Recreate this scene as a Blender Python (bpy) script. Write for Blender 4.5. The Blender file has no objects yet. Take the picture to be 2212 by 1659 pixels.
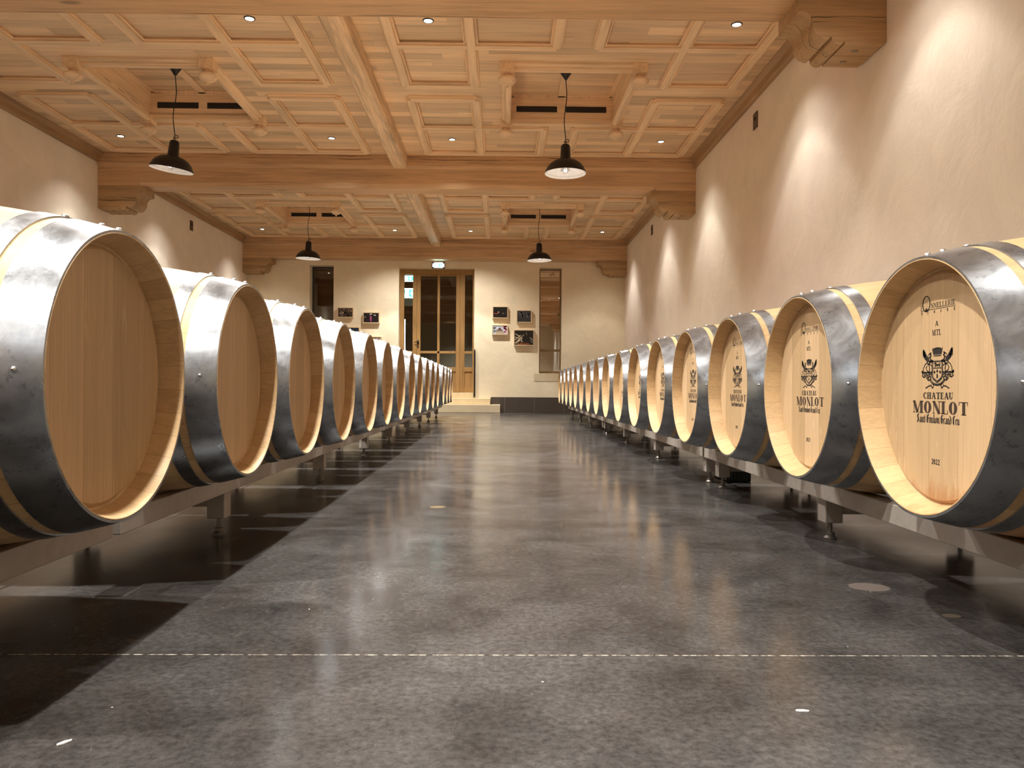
import bpy, bmesh, math, random
from mathutils import Vector, Matrix
random.seed(7)
SC = bpy.context.scene
COL = SC.collection
PI = math.pi

# ------------------------------------------------------------------ camera
F_PX, YAW, PITCH, ROLL, EYE = 1660.25, .0128, .0037, .0062, .54
cam_d = bpy.data.cameras.new('camera')
cam_d.sensor_fit = 'HORIZONTAL'; cam_d.sensor_width = 36.0
cam_d.lens = F_PX / 2212 * 36.0
cam_d.clip_start = .02; cam_d.clip_end = 100
cam = bpy.data.objects.new('camera', cam_d); COL.objects.link(cam)
_f = Vector((math.sin(YAW), math.cos(YAW), 0)); _r = Vector((math.cos(YAW), -math.sin(YAW), 0)); _u = Vector((0, 0, 1))
f2 = _f * math.cos(PITCH) + _u * math.sin(PITCH); u2 = _u * math.cos(PITCH) - _f * math.sin(PITCH)
r3 = _r * math.cos(ROLL) + u2 * math.sin(ROLL); u3 = u2 * math.cos(ROLL) - _r * math.sin(ROLL)
M = Matrix((r3, u3, -f2)).transposed().to_4x4(); M.translation = (0, 0, EYE)
cam.matrix_world = M
SC.camera = cam

# ------------------------------------------------------------------ world, exposure
w = bpy.data.worlds.new('night'); SC.world = w; w.use_nodes = True
w.node_tree.nodes['Background'].inputs[0].default_value = (0, 0, 0, 1)
w.node_tree.nodes['Background'].inputs[1].default_value = 0
SC.view_settings.view_transform = 'Standard'; SC.view_settings.look = 'None'
SC.view_settings.gamma = 1; SC.view_settings.use_curve_mapping = False
SC.view_settings.exposure = 1.95
try:
    SC.cycles.max_bounces = 14; SC.cycles.diffuse_bounces = 8; SC.cycles.glossy_bounces = 6
    SC.cycles.sample_clamp_indirect = 8
except Exception: pass
LIGHT_W, FILL_W, LIGHT_COL, LIGHT_BLEND, LIGHT_CONE = 50.0, 110.0, (1.0, .965, .90), .28, math.radians(76)

# ------------------------------------------------------------------ sizes of the room (metres; x right, y away from the camera)
XL, XR, Y0, Y1, HC = -5.418, 2.596, -6.4, 16.35, 3.636
HALF = (-3.46, .665)                       # centre lines of the two ceiling halves
BEAMS = [(.35, .75), (5.165, 5.57), (10.32, 10.68), (16.05, 16.35)]
BAYS = [(-3.0, Y0, .35, .84), (2.96, .75, 5.165, .84), (8.04, 5.57, 10.32, .84), (13.67, 10.68, 16.05, .82)]
LROWS = [-4.6, -1.45, 1.38, 4.5, 6.5, 9.62, 12.05, 15.27]
ZL = [.77, 1.5355, 2.3136, 3.0321, 3.7718, 4.5527, 5.3089, 6.0672, 6.8855, 7.6492, 8.49, 9.27, 10.05, 11.2, 12.03, 12.79, 13.51]
ZR = [.95, 1.6904, 2.4146, 3.173, 3.929, 4.6935, 5.4883, 6.2783, 7.0729, 7.8347, 8.6126, 9.42, 10.2313, 11.0, 11.78, 12.57, 13.36]
def x_left(y): return -(.729 + .0111 * y)
def x_right(y): return .906 + .0067 * y

# ------------------------------------------------------------------ helpers
def tag(o, label=None, cat=None, group=None, kind=None):
    if label: o['label'] = label
    if cat: o['category'] = cat
    if group: o['group'] = group
    if kind: o['kind'] = kind
    return o
def empty(name, loc=(0, 0, 0), rz=0.0, parent=None):
    o = bpy.data.objects.new(name, None); COL.objects.link(o)
    o.location = loc; o.rotation_euler = (0, 0, rz); o.empty_display_size = .1
    if parent: o.parent = parent
    return o
def obj(name, bm, mat, parent=None, loc=(0, 0, 0), smooth=None, bevel=0, seg=2):
    me = bpy.data.meshes.new(name)
    bmesh.ops.recalc_face_normals(bm, faces=bm.faces[:])
    bm.to_mesh(me); bm.free()
    for m in (mat if isinstance(mat, (list, tuple)) else [mat]): me.materials.append(m)
    if smooth is not None:
        for p in me.polygons: p.use_smooth = True
        try: me.set_sharp_from_angle(angle=math.radians(smooth))
        except Exception: pass
    o = bpy.data.objects.new(name, me); COL.objects.link(o); o.location = loc
    if parent: o.parent = parent
    if bevel:
        b = o.modifiers.new('edge', 'BEVEL'); b.width = bevel; b.segments = seg; b.limit_method = 'ANGLE'; b.angle_limit = math.radians(40)
    return o
def copy_tree(o, parent=None):
    c = o.copy(); COL.objects.link(c); c.parent = parent
    for ch in list(o.children): copy_tree(ch, c)
    return c
def B(): return bmesh.new()
def box(bm, x0, x1, y0, y1, z0, z1, mi=0):
    v = [bm.verts.new(p) for p in ((x0, y0, z0), (x1, y0, z0), (x1, y1, z0), (x0, y1, z0), (x0, y0, z1), (x1, y0, z1), (x1, y1, z1), (x0, y1, z1))]
    for f in ((0, 3, 2, 1), (4, 5, 6, 7), (0, 1, 5, 4), (1, 2, 6, 5), (2, 3, 7, 6), (3, 0, 4, 7)):
        bm.faces.new([v[i] for i in f]).material_index = mi
    return v
def prism(bm, pts, axis, a, b, mi=0):
    """pts 2-D outline; axis 'x': pts=(y,z); 'y': pts=(x,z); 'z': pts=(x,y)"""
    def P(p, t): return {'x': (t, p[0], p[1]), 'y': (p[0], t, p[1]), 'z': (p[0], p[1], t)}[axis]
    A = [bm.verts.new(P(p, a)) for p in pts]; C = [bm.verts.new(P(p, b)) for p in pts]
    n = len(pts)
    bm.faces.new(A).material_index = mi; bm.faces.new(C[::-1]).material_index = mi
    for i in range(n): bm.faces.new((A[i], C[i], C[(i + 1) % n], A[(i + 1) % n])).material_index = mi
def lathe(bm, prof, seg=32, axis='z', c=(0, 0, 0), closed=False, mi=0):
    rings = []
    for (r, t) in prof:
        if r < 1e-6:
            p = {'z': (c[0], c[1], c[2] + t), 'x': (c[0] + t, c[1], c[2]), 'y': (c[0], c[1] + t, c[2])}[axis]
            rings.append([bm.verts.new(p)]); continue
        ring = []
        for i in range(seg):
            a = 2 * PI * i / seg; u, v = r * math.cos(a), r * math.sin(a)
            ring.append(bm.verts.new({'z': (c[0] + u, c[1] + v, c[2] + t), 'x': (c[0] + t, c[1] + u, c[2] + v), 'y': (c[0] + u, c[1] + t, c[2] + v)}[axis]))
        rings.append(ring)
    pairs = list(zip(rings, rings[1:])) + ([(rings[-1], rings[0])] if closed else [])
    for A, C in pairs:
        n = max(len(A), len(C))
        for i in range(n):
            j = (i + 1) % n
            q = []
            for v in (A[i % len(A)], A[j % len(A)], C[j % len(C)], C[i % len(C)]):
                if v not in q: q.append(v)
            if len(q) > 2: bm.faces.new(q).material_index = mi
def tube(bm, pts, r, seg=8):
    pts = [Vector(p) for p in pts]; rings = []
    for i, p in enumerate(pts):
        d = (pts[min(i + 1, len(pts) - 1)] - pts[max(i - 1, 0)]).normalized()
        up = Vector((1, 0, 0)) if abs(d.x) < .9 else Vector((0, 1, 0))
        s = d.cross(up).normalized(); t = s.cross(d)
        rings.append([bm.verts.new(p + (s * math.cos(2 * PI * k / seg) + t * math.sin(2 * PI * k / seg)) * r) for k in range(seg)])
    for A, C in zip(rings, rings[1:]):
        for k in range(seg): bm.faces.new((A[k], A[(k + 1) % seg], C[(k + 1) % seg], C[k]))
    bm.faces.new(rings[0][::-1]); bm.faces.new(rings[-1])

# ------------------------------------------------------------------ materials
class NT:
    def __init__(s, name):
        s.m = bpy.data.materials.new(name); s.m.use_nodes = True; s.t = s.m.node_tree; s.t.nodes.clear()
        s.out = s.t.nodes.new('ShaderNodeOutputMaterial')
    def n(s, typ, **kw):
        nd = s.t.nodes.new('ShaderNode' + typ)
        for k, v in kw.items():
            if k.startswith('i_'):
                key = k[2:]; key = int(key) if key.isdigit() else key.replace('_', ' ')
                if hasattr(v, 'is_linked') or isinstance(v, bpy.types.NodeSocket): s.t.links.new(v, nd.inputs[key])
                else: nd.inputs[key].default_value = v
            else: setattr(nd, k, v)
        return nd
    def math(s, op, a, b=None, c=None):
        nd = s.n('Math', operation=op)
        for i, v in enumerate((a, b, c)):
            if v is None: continue
            if isinstance(v, bpy.types.NodeSocket): s.t.links.new(v, nd.inputs[i])
            else: nd.inputs[i].default_value = v
        return nd.outputs[0]
    def obj(s): return s.n('TexCoord').outputs['Object']
    def mapv(s, vec, sc=(1, 1, 1), loc=(0, 0, 0)):
        return s.n('Mapping', i_Vector=vec, i_Scale=sc, i_Location=loc).outputs[0]
    def noise(s, vec, scale, detail=4, rough=.55, dist=0):
        return s.n('TexNoise', i_Vector=vec, i_Scale=scale, i_Detail=detail, i_Roughness=rough, i_Distortion=dist).outputs[0]
    def ramp(s, fac, stops):
        nd = s.n('ValToRGB', i_Fac=fac); e = nd.color_ramp.elements
        while len(e) < len(stops): e.new(.5)
        for el, (p, c) in zip(e, stops):
            el.position = p; el.color = (c, c, c, 1) if isinstance(c, (int, float)) else (*c, 1)
        return nd.outputs[0]
    def mix(s, fac, a, b, mode='MIX'):
        nd = s.n('MixRGB', blend_type=mode)
        for i, v in enumerate((fac, a, b)):
            if isinstance(v, bpy.types.NodeSocket): s.t.links.new(v, nd.inputs[i])
            elif i == 0: nd.inputs[0].default_value = v
            else: nd.inputs[i].default_value = (*v, 1) if isinstance(v, tuple) else (v, v, v, 1)
        return nd.outputs[0]
    def bsdf(s, color, rough=.5, metal=0.0, bump=None, bstr=.2, bdist=.01, spec=.5, **kw):
        p = s.n('BsdfPrincipled', i_Metallic=metal)
        for key, v in (('Base Color', color), ('Roughness', rough), ('Specular IOR Level', spec)):
            if isinstance(v, bpy.types.NodeSocket): s.t.links.new(v, p.inputs[key])
            else: p.inputs[key].default_value = (*v, 1) if isinstance(v, tuple) else v
        for k, v in kw.items(): p.inputs[k.replace('_', ' ')].default_value = v
        if bump is not None:
            b = s.n('Bump', i_Strength=bstr, i_Distance=bdist, i_Height=bump); s.t.links.new(b.outputs[0], p.inputs['Normal'])
        s.t.links.new(p.outputs[0], s.out.inputs[0]); return s.m

def plain(name, col, rough=.5, metal=0.0, **kw):
    t = NT(name); nz = t.noise(t.obj(), 30, 3)
    c = t.mix(1, col, t.ramp(nz, [(.3, .9), (.7, 1.05)]), 'MULTIPLY')
    return t.bsdf(c, rough, metal, **kw)
def emit(name, col, strength):
    t = NT(name); e = t.n('Emission', i_Color=(*col, 1), i_Strength=strength); t.t.links.new(e.outputs[0], t.out.inputs[0]); return t.m

def oak(name, col, grain='x', plank=None, pw=.15, var=.25, rough=.5, gs=1.0, knots=False, cracks=False, bstr=.15, contrast=1.0):
    """grain runs along an axis; boards (width pw) are split across the axis `plank`"""
    t = NT(name); o = t.obj(); sep = t.n('SeparateXYZ', i_Vector=o)
    ax = {'x': 0, 'y': 1, 'z': 2}
    rnd = None; vec = o
    if plank:
        idx = t.math('FLOOR', t.math('DIVIDE', sep.outputs[ax[plank]], pw))
        # boards in a course are butted end to end at staggered places
        lane = t.n('TexWhiteNoise', noise_dimensions='1D', i_W=idx).outputs[0]
        along = t.math('FLOOR', t.math('DIVIDE', t.math('ADD', sep.outputs[ax[grain]], t.math('MULTIPLY', lane, 3.0)), 2.3))
        rnd = t.n('TexWhiteNoise', noise_dimensions='1D', i_W=t.math('ADD', t.math('MULTIPLY', idx, 7.31), t.math('MULTIPLY', along, 3.17))).outputs[0]
        cb = t.n('CombineXYZ'); t.t.links.new(t.math('MULTIPLY', rnd, 9.0), cb.inputs[0]); t.t.links.new(t.math('MULTIPLY', rnd, 5.0), cb.inputs[1]); t.t.links.new(t.math('MULTIPLY', rnd, 7.0), cb.inputs[2])
        vec = t.n('VectorMath', operation='ADD', i_0=o, i_1=cb.outputs[0]).outputs[0]
    sc = [14 * gs, 14 * gs, 14 * gs]; sc[ax[grain]] = .8 * gs
    g1 = t.noise(t.mapv(vec, sc), 1.0, 5, .6, .6)
    sc2 = [90 * gs, 90 * gs, 90 * gs]; sc2[ax[grain]] = 2.5 * gs
    g2 = t.noise(t.mapv(vec, sc2), 1.0, 3, .6)
    big = t.noise(vec, .9, 3)
    k = contrast
    c = t.mix(1, col, t.ramp(g1, [(.25, 1 - .28 * k), (.5, 1.0), (.8, 1 + .12 * k)]), 'MULTIPLY')
    c = t.mix(1, c, t.ramp(g2, [(.3, 1 - .14 * k), (.65, 1 + .04 * k)]), 'MULTIPLY')
    c = t.mix(1, c, t.ramp(big, [(.3, .9), (.7, 1.06)]), 'MULTIPLY')
    if rnd is not None:
        c = t.mix(1, c, t.ramp(rnd, [(0, 1 - var), (1, 1 + var * .45)]), 'MULTIPLY')
        fr = t.math('FRACT', t.math('DIVIDE', sep.outputs[ax[plank]], pw))
        seam = t.math('LESS_THAN', fr, .014 if pw > .1 else .02)
        c = t.mix(t.math('MULTIPLY', seam, .45), c, tuple(x * .45 for x in col))
    if knots:
        ks = [3.2, 3.2, 3.2]; ks[ax[grain]] = 1.1
        vo = t.n('TexVoronoi', i_Vector=t.mapv(vec, ks), i_Scale=1.0); d = vo.outputs['Distance']
        c = t.mix(t.ramp(d, [(.05, .75), (.11, 0)]), c, tuple(x * .35 for x in col))
    if cracks:                                # long drying checks along the grain
        for (off, per) in ((.6, 0), (3.1, 5)):
            wob = t.noise(t.mapv(vec, tuple(.55 if i == ax[grain] else .0 for i in range(3)), (per, per, 1)), 1.0, 4, .6)
            across = t.math('ADD', sep.outputs[2], sep.outputs[1])
            pp_ = t.math('FRACT', t.math('DIVIDE', t.math('ADD', across, t.math('MULTIPLY', wob, .16)), .47 + off * .03))
            line = t.math('LESS_THAN', t.math('ABSOLUTE', t.math('SUBTRACT', pp_, .5)), t.math('MULTIPLY', t.ramp(wob, [(.46, 0), (.56, 1)]), .008))
            c = t.mix(t.math('MULTIPLY', line, .9), c, (.02, .01, .006))
    return t.bsdf(c, rough, 0, bump=g1, bstr=bstr, bdist=.004, spec=.35)

OAK = (.86, .635, .405)
M_ceil = oak('oak_ceiling_boards', OAK, 'x', 'y', .14, .24, .5)
M_lath_x = oak('oak_batten_across', tuple(c * 1.05 for c in OAK), 'x', None, gs=.9, var=0)
M_lath_y = oak('oak_batten_along', tuple(c * 1.05 for c in OAK), 'y', None, gs=.9, var=0)
M_beam = oak('oak_beam', (.64, .41, .225), 'x', None, knots=True, cracks=True, bstr=.3, contrast=1.2)
M_spine = oak('oak_spine_beam', (.82, .60, .38), 'y', None, bstr=.7, contrast=2.1)
M_corbel = oak('oak_corbel', (.46, .295, .15), 'x', None, cracks=True, bstr=.3, contrast=1.2)
M_cornice = oak('oak_cornice', (.44, .28, .15), 'y', None)
M_door = oak('oak_door', (.37, .21, .075), 'z', None, gs=1.4)
M_frame = plain('pale_frame_wood', (.74, .56, .35), .5)

def mat_plaster(name, base, warm):
    t = NT(name); o = t.obj()
    a = t.noise(o, .55, 5, .55, .4); b = t.noise(o, 2.4, 5, .6, .5); f = t.noise(o, 16, 4, .6)
    c = t.mix(t.ramp(a, [(.35, 0), (.66, 1)]), base, warm)
    c = t.mix(1, c, t.ramp(b, [(.3, .93), (.7, 1.04)]), 'MULTIPLY')
    h = t.math('ADD', t.math('MULTIPLY', b, 1.0), t.math('MULTIPLY', f, .16))
    return t.bsdf(c, .85, 0, bump=h, bstr=.35, bdist=.03, spec=.2)
M_plaster = mat_plaster('lime_plaster', (.86, .785, .65), (.85, .735, .635))
M_plaster_b = mat_plaster('lime_plaster_end_wall', (.87, .78, .58), (.84, .72, .53))

def mat_floor():
    t = NT('polished_concrete'); o = t.obj(); sep = t.n('SeparateXYZ', i_Vector=o)
    a = t.noise(o, .8, 6, .62, .8); b = t.noise(o, 4.5, 6, .65, .5); f = t.noise(o, 70, 3, .7)
    c = t.mix(t.ramp(a, [(.33, 0), (.68, 1)]), (.031, .026, .023), (.080, .077, .076))
    c = t.mix(1, c, t.ramp(b, [(.28, .55), (.5, 1.0), (.75, 1.45)]), 'MULTIPLY')
    c = t.mix(1, c, t.ramp(f, [(.3, .6), (.7, 1.4)]), 'MULTIPLY')
    # pale noise blotches across the floor
    sc = t.noise(t.mapv(o, (9, 5, 1)), 1.6, 8, .85, 2.0)
    c = t.mix(t.math('MULTIPLY', t.ramp(sc, [(.60, 0), (.76, 1)]), .5), c, (.24, .23, .22))
    vo = t.n('TexVoronoi', i_Vector=o, i_Scale=11.0); spk = t.ramp(vo.outputs['Distance'], [(.022, 1), (.03, 0)])
    gate = t.math('GREATER_THAN', t.n('SeparateColor', i_Color=vo.outputs['Color']).outputs[0], .8)
    c = t.mix(t.math('MULTIPLY', spk, gate), c, (.7, .68, .64))
    # saw-cut joints
    def line(coord, at, half):
        return t.math('LESS_THAN', t.math('ABSOLUTE', t.math('SUBTRACT', coord, at)), half)
    jy = line(sep.outputs[1], 1.549, .0028)
    dots = t.ramp(t.noise(t.mapv(o, (60, 20, 1)), 1.0, 2), [(.42, 0), (.6, 1)])
    c = t.mix(t.math('MULTIPLY', line(sep.outputs[1], 1.549, .006), .5), c, (.03, .025, .02))
    c = t.mix(jy, c, t.mix(dots, (.05, .045, .04), (.40, .37, .32)))
    for yy in (4.55, 7.6, 10.6, 13.6):
        c = t.mix(t.math('MULTIPLY', line(sep.outputs[1], yy, .004), .7), c, (.02, .018, .015))
    lx = t.math('ADD', sep.outputs[0], t.math('MULTIPLY', sep.outputs[1], .02))
    c = t.mix(line(lx, -1.275, .006), c, (.008, .007, .006))
    # stains with their own outline
    for (sx, sy, rx, ry, col, k) in ((1.0, 2.086, .062, .05, (.15, .12, .105), .75), (1.076, 1.824, .024, .018, (.15, .12, .08), .7), (-.286, 3.45, .04, .035, (.30, .21, .11), .6)):
        d = t.math('ADD', t.math('POWER', t.math('DIVIDE', t.math('SUBTRACT', sep.outputs[0], sx), rx), 2.0), t.math('POWER', t.math('DIVIDE', t.math('SUBTRACT', sep.outputs[1], sy), ry), 2.0))
        d = t.math('ADD', d, t.math('MULTIPLY', b, 1.2))
        c = t.mix(t.math('MULTIPLY', t.math('LESS_THAN', d, 1.35), k), c, col)
    ro = t.ramp(t.noise(o, 2.2, 5, .6), [(.3, .12), (.7, .20)])
    ro = t.math('ADD', ro, t.math('MULTIPLY', b, .05))
    h = t.math('ADD', t.math('MULTIPLY', t.noise(o, 1.6, 2), 1.0), t.math('MULTIPLY', f, .015))
    return t.bsdf(c, ro, 0, bump=h, bstr=.035, bdist=.02, spec=.12)
M_floor = mat_floor()

def mat_head(name, stain=False):
    t = NT(name); o = t.obj(); sep = t.n('SeparateXYZ', i_Vector=o)
    oi = t.n('ObjectInfo').outputs['Random']
    wob = t.math('ADD', t.math('DIVIDE', sep.outputs[1], .112), t.math('MULTIPLY', oi, .8))
    idx = t.math('ADD', t.math('FLOOR', wob), t.math('MULTIPLY', oi, 91.0))
    rnd = t.n('TexWhiteNoise', noise_dimensions='1D', i_W=idx).outputs[0]
    cb = t.n('CombineXYZ', i_0=t.math('MULTIPLY', rnd, 9.0), i_1=t.math('MULTIPLY', rnd, 5.0), i_2=t.math('MULTIPLY', rnd, 7.0))
    vec = t.n('VectorMath', operation='ADD', i_0=o, i_1=cb.outputs[0]).outputs[0]
    g1 = t.noise(t.mapv(vec, (30, 30, 1.6)), 1.0, 5, .6, .5); g2 = t.noise(t.mapv(vec, (260, 260, 5)), 1.0, 3, .6)
    fl = t.noise(t.mapv(vec, (60, 60, 9)), 1.0, 4, .7, 1.0)
    c = t.mix(1, (.625, .435, .25), t.ramp(g1, [(.25, .90), (.5, 1.0), (.8, 1.05)]), 'MULTIPLY')
    c = t.mix(1, c, t.ramp(g2, [(.3, .88), (.65, 1.05)]), 'MULTIPLY')
    c = t.mix(1, c, t.mix(rnd, (.78, .75, .68), (1.05, 1.05, 1.06)), 'MULTIPLY')
    c = t.mix(t.math('MULTIPLY', t.ramp(fl, [(.60, 0), (.68, 1)]), .3), c, (.80, .60, .36))
    fr = t.math('FRACT', wob)
    c = t.mix(t.math('MULTIPLY', t.math('LESS_THAN', fr, .012), .5), c, (.24, .13, .06))
    if stain:
        z = t.math('ADD', sep.outputs[2], t.math('MULTIPLY', t.noise(t.mapv(o, (45, 45, 6)), 1.0, 5, .7), .16))
        c = t.mix(t.math('MULTIPLY', t.ramp(t.math('ADD', z, .5), [(.330, 1), (.368, 0)]), .62), c, (.34, .12, .035))
    return t.bsdf(c, .48, 0, bump=g1, bstr=.1, bdist=.003, spec=.35)
M_head, M_head_st = mat_head('oak_barrel_head'), mat_head('oak_barrel_head_wine_stained', True)

def mat_stave(name, stain=False):
    t = NT(name); o = t.obj(); sep = t.n('SeparateXYZ', i_Vector=o); oi = t.n('ObjectInfo').outputs['Random']
    ang = t.math('ARCTAN2', sep.outputs[2], sep.outputs[1])
    k = t.math('DIVIDE', ang, 2 * PI / 31)
    idx = t.math('ADD', t.math('FLOOR', k), t.math('MULTIPLY', oi, 57.0))
    rnd = t.n('TexWhiteNoise', noise_dimensions='1D', i_W=idx).outputs[0]
    cb = t.n('CombineXYZ', i_0=t.math('MULTIPLY', rnd, 9.0), i_1=t.math('MULTIPLY', rnd, 5.0), i_2=t.math('MULTIPLY', rnd, 7.0))
    vec = t.n('VectorMath', operation='ADD', i_0=o, i_1=cb.outputs[0]).outputs[0]
    g1 = t.noise(t.mapv(vec, (2.2, 28, 28)), 1.0, 5, .6, .8); g2 = t.noise(t.mapv(vec, (9, 200, 200)), 1.0, 3, .6)
    c = t.mix(1, (.62, .42, .215), t.ramp(g1, [(.25, .82), (.5, 1.0), (.8, 1.08)]), 'MULTIPLY')
    c = t.mix(1, c, t.ramp(g2, [(.3, .9), (.65, 1.05)]), 'MULTIPLY')
    c = t.mix(1, c, t.mix(rnd, (.86, .83, .80), (1.04, 1.04, 1.05)), 'MULTIPLY')
    fr = t.math('FRACT', k)
    c = t.mix(t.math('MULTIPLY', t.math('LESS_THAN', fr, .022), .5), c, (.22, .12, .05))
    if stain:
        z = t.math('ADD', sep.outputs[2], t.math('MULTIPLY', t.noise(o, 22, 5, .7, 1), .14))
        c = t.mix(t.math('MULTIPLY', t.ramp(t.math('ADD', z, .5), [(.275, 1), (.315, 0)]), .5), c, (.50, .18, .06))
    return t.bsdf(c, .5, 0, bump=g1, bstr=.1, bdist=.003, spec=.35)
M_stave, M_stave_st = mat_stave('oak_staves'), mat_stave('oak_staves_wine_stained', True)

def mat_galv():
    t = NT('galvanised_steel'); o = t.obj()
    a = t.noise(o, 11, 8, .72, .8); b = t.noise(t.mapv(o, (40, 160, 160)), 1.0, 3)
    c = t.mix(t.ramp(a, [(.30, 0), (.72, 1)]), (.27, .29, .315), (.46, .48, .505))
    s = t.ramp(t.noise(o, 34, 5, .7, .5), [(.60, 0), (.67, 1)])
    c = t.mix(t.math('MULTIPLY', s, .55), c, (.14, .14, .15))
    return t.bsdf(c, t.ramp(a, [(.3, .24), (.7, .36)]), .9, bump=b, bstr=.05, bdist=.002)
M_galv = mat_galv()
M_rivet = plain('rivet_steel', (.75, .75, .75), .25, 1.0)
M_rack = plain("rack_painted_steel", (.44, .395, .35), .45, .1)
M_foot = plain('foot_steel', (.22, .2, .18), .4, .8)
M_ink = plain('branding_ink', (.014, .010, .008), .7)
M_ink2 = plain('branding_ink_brown', (.045, .022, .012), .7)
M_black = plain('black_enamel', (.006, .006, .008), .38)
M_cable = plain('black_cable', (.01, .01, .012), .6)
M_white = plain('white_enamel', (.86, .83, .79), .3)
M_brass = plain('aged_metal', (.30, .26, .2), .45, .8)
M_dark = plain('dark_grille', (.012, .011, .010), .6)
M_slat = plain('grille_slat', (.05, .045, .04), .5)
M_ring = plain('downlight_ring', (.05, .045, .04), .5)
M_lens = emit('downlight_lens', (1.0, .95, .88), 5.0)
M_step = mat_plaster('limestone_step', (.74, .60, .37), (.66, .53, .34))
M_sill = mat_plaster('limestone_sill', (.68, .57, .39), (.62, .52, .36))
M_dwin = plain('dark_window_frame', (.045, .038, .033), .4)
M_bwin = plain('bronze_window_bar', (.22, .14, .055), .4)
M_plate = plain('brown_wall_plate', (.085, .06, .035), .5)
M_iron = plain('wrought_iron', (.012, .010, .009), .45, .6)
M_label = plain('paper_label', (.80, .79, .76), .6)
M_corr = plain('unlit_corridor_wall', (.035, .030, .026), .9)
def mat_skirt():
    t = NT('slate_skirting'); o = t.obj(); sep = t.n('SeparateXYZ', i_Vector=o)
    c = t.mix(t.noise(o, 6, 4), (.060, .048, .040), (.085, .068, .058))
    fx = t.math('FRACT', t.math('DIVIDE', t.math('SUBTRACT', sep.outputs[0], .05), .633))
    fy = t.math('FRACT', t.math('DIVIDE', sep.outputs[1], .633))
    for f_ in (fx,): c = t.mix(t.math('LESS_THAN', f_, .01), c, (.22, .19, .16))
    return t.bsdf(c, .35)
M_skirt = mat_skirt()
def mat_glass(name, refl, tint=(.9, .92, .9)):
    """a coated pane: part of the light is mirrored, the rest passes"""
    t = NT(name); g = t.n('BsdfGlossy', i_Color=(1, .98, .95, 1), i_Roughness=.0); tr = t.n('BsdfTransparent', i_Color=(*tint, 1))
    mx = t.n('MixShader', i_0=refl, i_1=tr.outputs[0], i_2=g.outputs[0]); t.t.links.new(mx.outputs[0], t.out.inputs[0]); return t.m
M_glass_door, M_glass_l, M_glass_r = mat_glass('door_glass', .07), mat_glass('window_glass', .09), mat_glass('mirror_coated_window_glass', .62, (.3, .3, .3))
def mat_bulb():
    t = NT('clear_bulb_glass'); tr = t.n('BsdfTransparent', i_Color=(.93, .93, .93, 1)); g = t.n('BsdfGlossy', i_Roughness=.05)
    fr = t.n('LayerWeight', i_Blend=.35).outputs['Facing']
    mx = t.n('MixShader', i_0=fr, i_1=tr.outputs[0], i_2=g.outputs[0]); t.t.links.new(mx.outputs[0], t.out.inputs[0]); return t.m
M_bulb = mat_bulb()

# ------------------------------------------------------------------ setting: floor, walls, ceiling
def S(o): return tag(o, kind='structure')
bm = B(); box(bm, XL - .3, XR + .3, Y0 - .3, Y1 + .4, -.2, 0); S(obj('floor', bm, M_floor))
bm = B(); box(bm, XL - .3, XL, Y0 - .3, Y1 + .4, 0, 4.2); S(obj('wall_left', bm, M_plaster))
bm = B(); box(bm, XR, XR + .3, Y0 - .3, Y1 + .4, 0, 4.2); S(obj('wall_right', bm, M_plaster))
bm = B(); box(bm, XL, XR, Y0 - .3, Y0, 0, 4.2); S(obj('wall_front', bm, M_plaster_b))
# end wall with three openings: (x0, x1, z0, z1)
OPEN = [(-4.095, -3.59, .84, 3.095), (-2.206, -.604, .29, 3.06), (.781, 1.261, .83, 3.085)]
xs = sorted({XL, XR} | {v for o_ in OPEN for v in o_[:2]}); zs = sorted({0, 4.2} | {v for o_ in OPEN for v in o_[2:]})
bm = B()
for x0, x1 in zip(xs, xs[1:]):
    for z0, z1 in zip(zs, zs[1:]):
        cx, cz = (x0 + x1) / 2, (z0 + z1) / 2
        if any(a < cx < b and c < cz < d for a, b, c, d in OPEN): continue
        box(bm, x0, x1, Y1, Y1 + .38, z0, z1)
bmesh.ops.remove_doubles(bm, verts=bm.verts[:], dist=1e-5)
dup = {}
for f in bm.faces: dup.setdefault(tuple(round(c, 4) for c in f.calc_center_median()), []).append(f)
bmesh.ops.delete(bm, geom=[f for fs in dup.values() if len(fs) > 1 for f in fs], context='FACES_ONLY')
S(obj('wall_back', bm, M_plaster_b))

# ceiling boards with the recess openings cut out
holes = []
for (cy, ya, yb, hh) in BAYS:
    for cx in HALF: holes.append((cx - .6, cx + .6, cy + .09 - hh + .1, cy + .09 + hh - .1))
xs = sorted({XL - .05, XR + .05} | {v for h in holes for v in h[:2]}); ys = sorted({Y0 - .05, Y1 + .1} | {v for h in holes for v in h[2:]})
bm = B()
for x0, x1 in zip(xs, xs[1:]):
    for y0, y1 in zip(ys, ys[1:]):
        cx, cy = (x0 + x1) / 2, (y0 + y1) / 2
        if any(a < cx < b and c < cy < d for a, b, c, d in holes): continue
        box(bm, x0, x1, y0, y1, HC, HC + .03)
bmesh.ops.remove_doubles(bm, verts=bm.verts[:], dist=1e-5)
dup = {}
for f in bm.faces: dup.setdefault(tuple(round(c, 4) for c in f.calc_center_median()), []).append(f)
bmesh.ops.delete(bm, geom=[f for fs in dup.values() if len(fs) > 1 for f in fs], context='FACES_ONLY')
ceiling = S(obj('ceiling', bm, M_ceil))
bm = B(); box(bm, XL - .3, XR + .3, Y0 - .3, Y1 + .4, 4.21, 4.3); S(obj('ceiling_slab', bm, M_dark))

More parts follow.
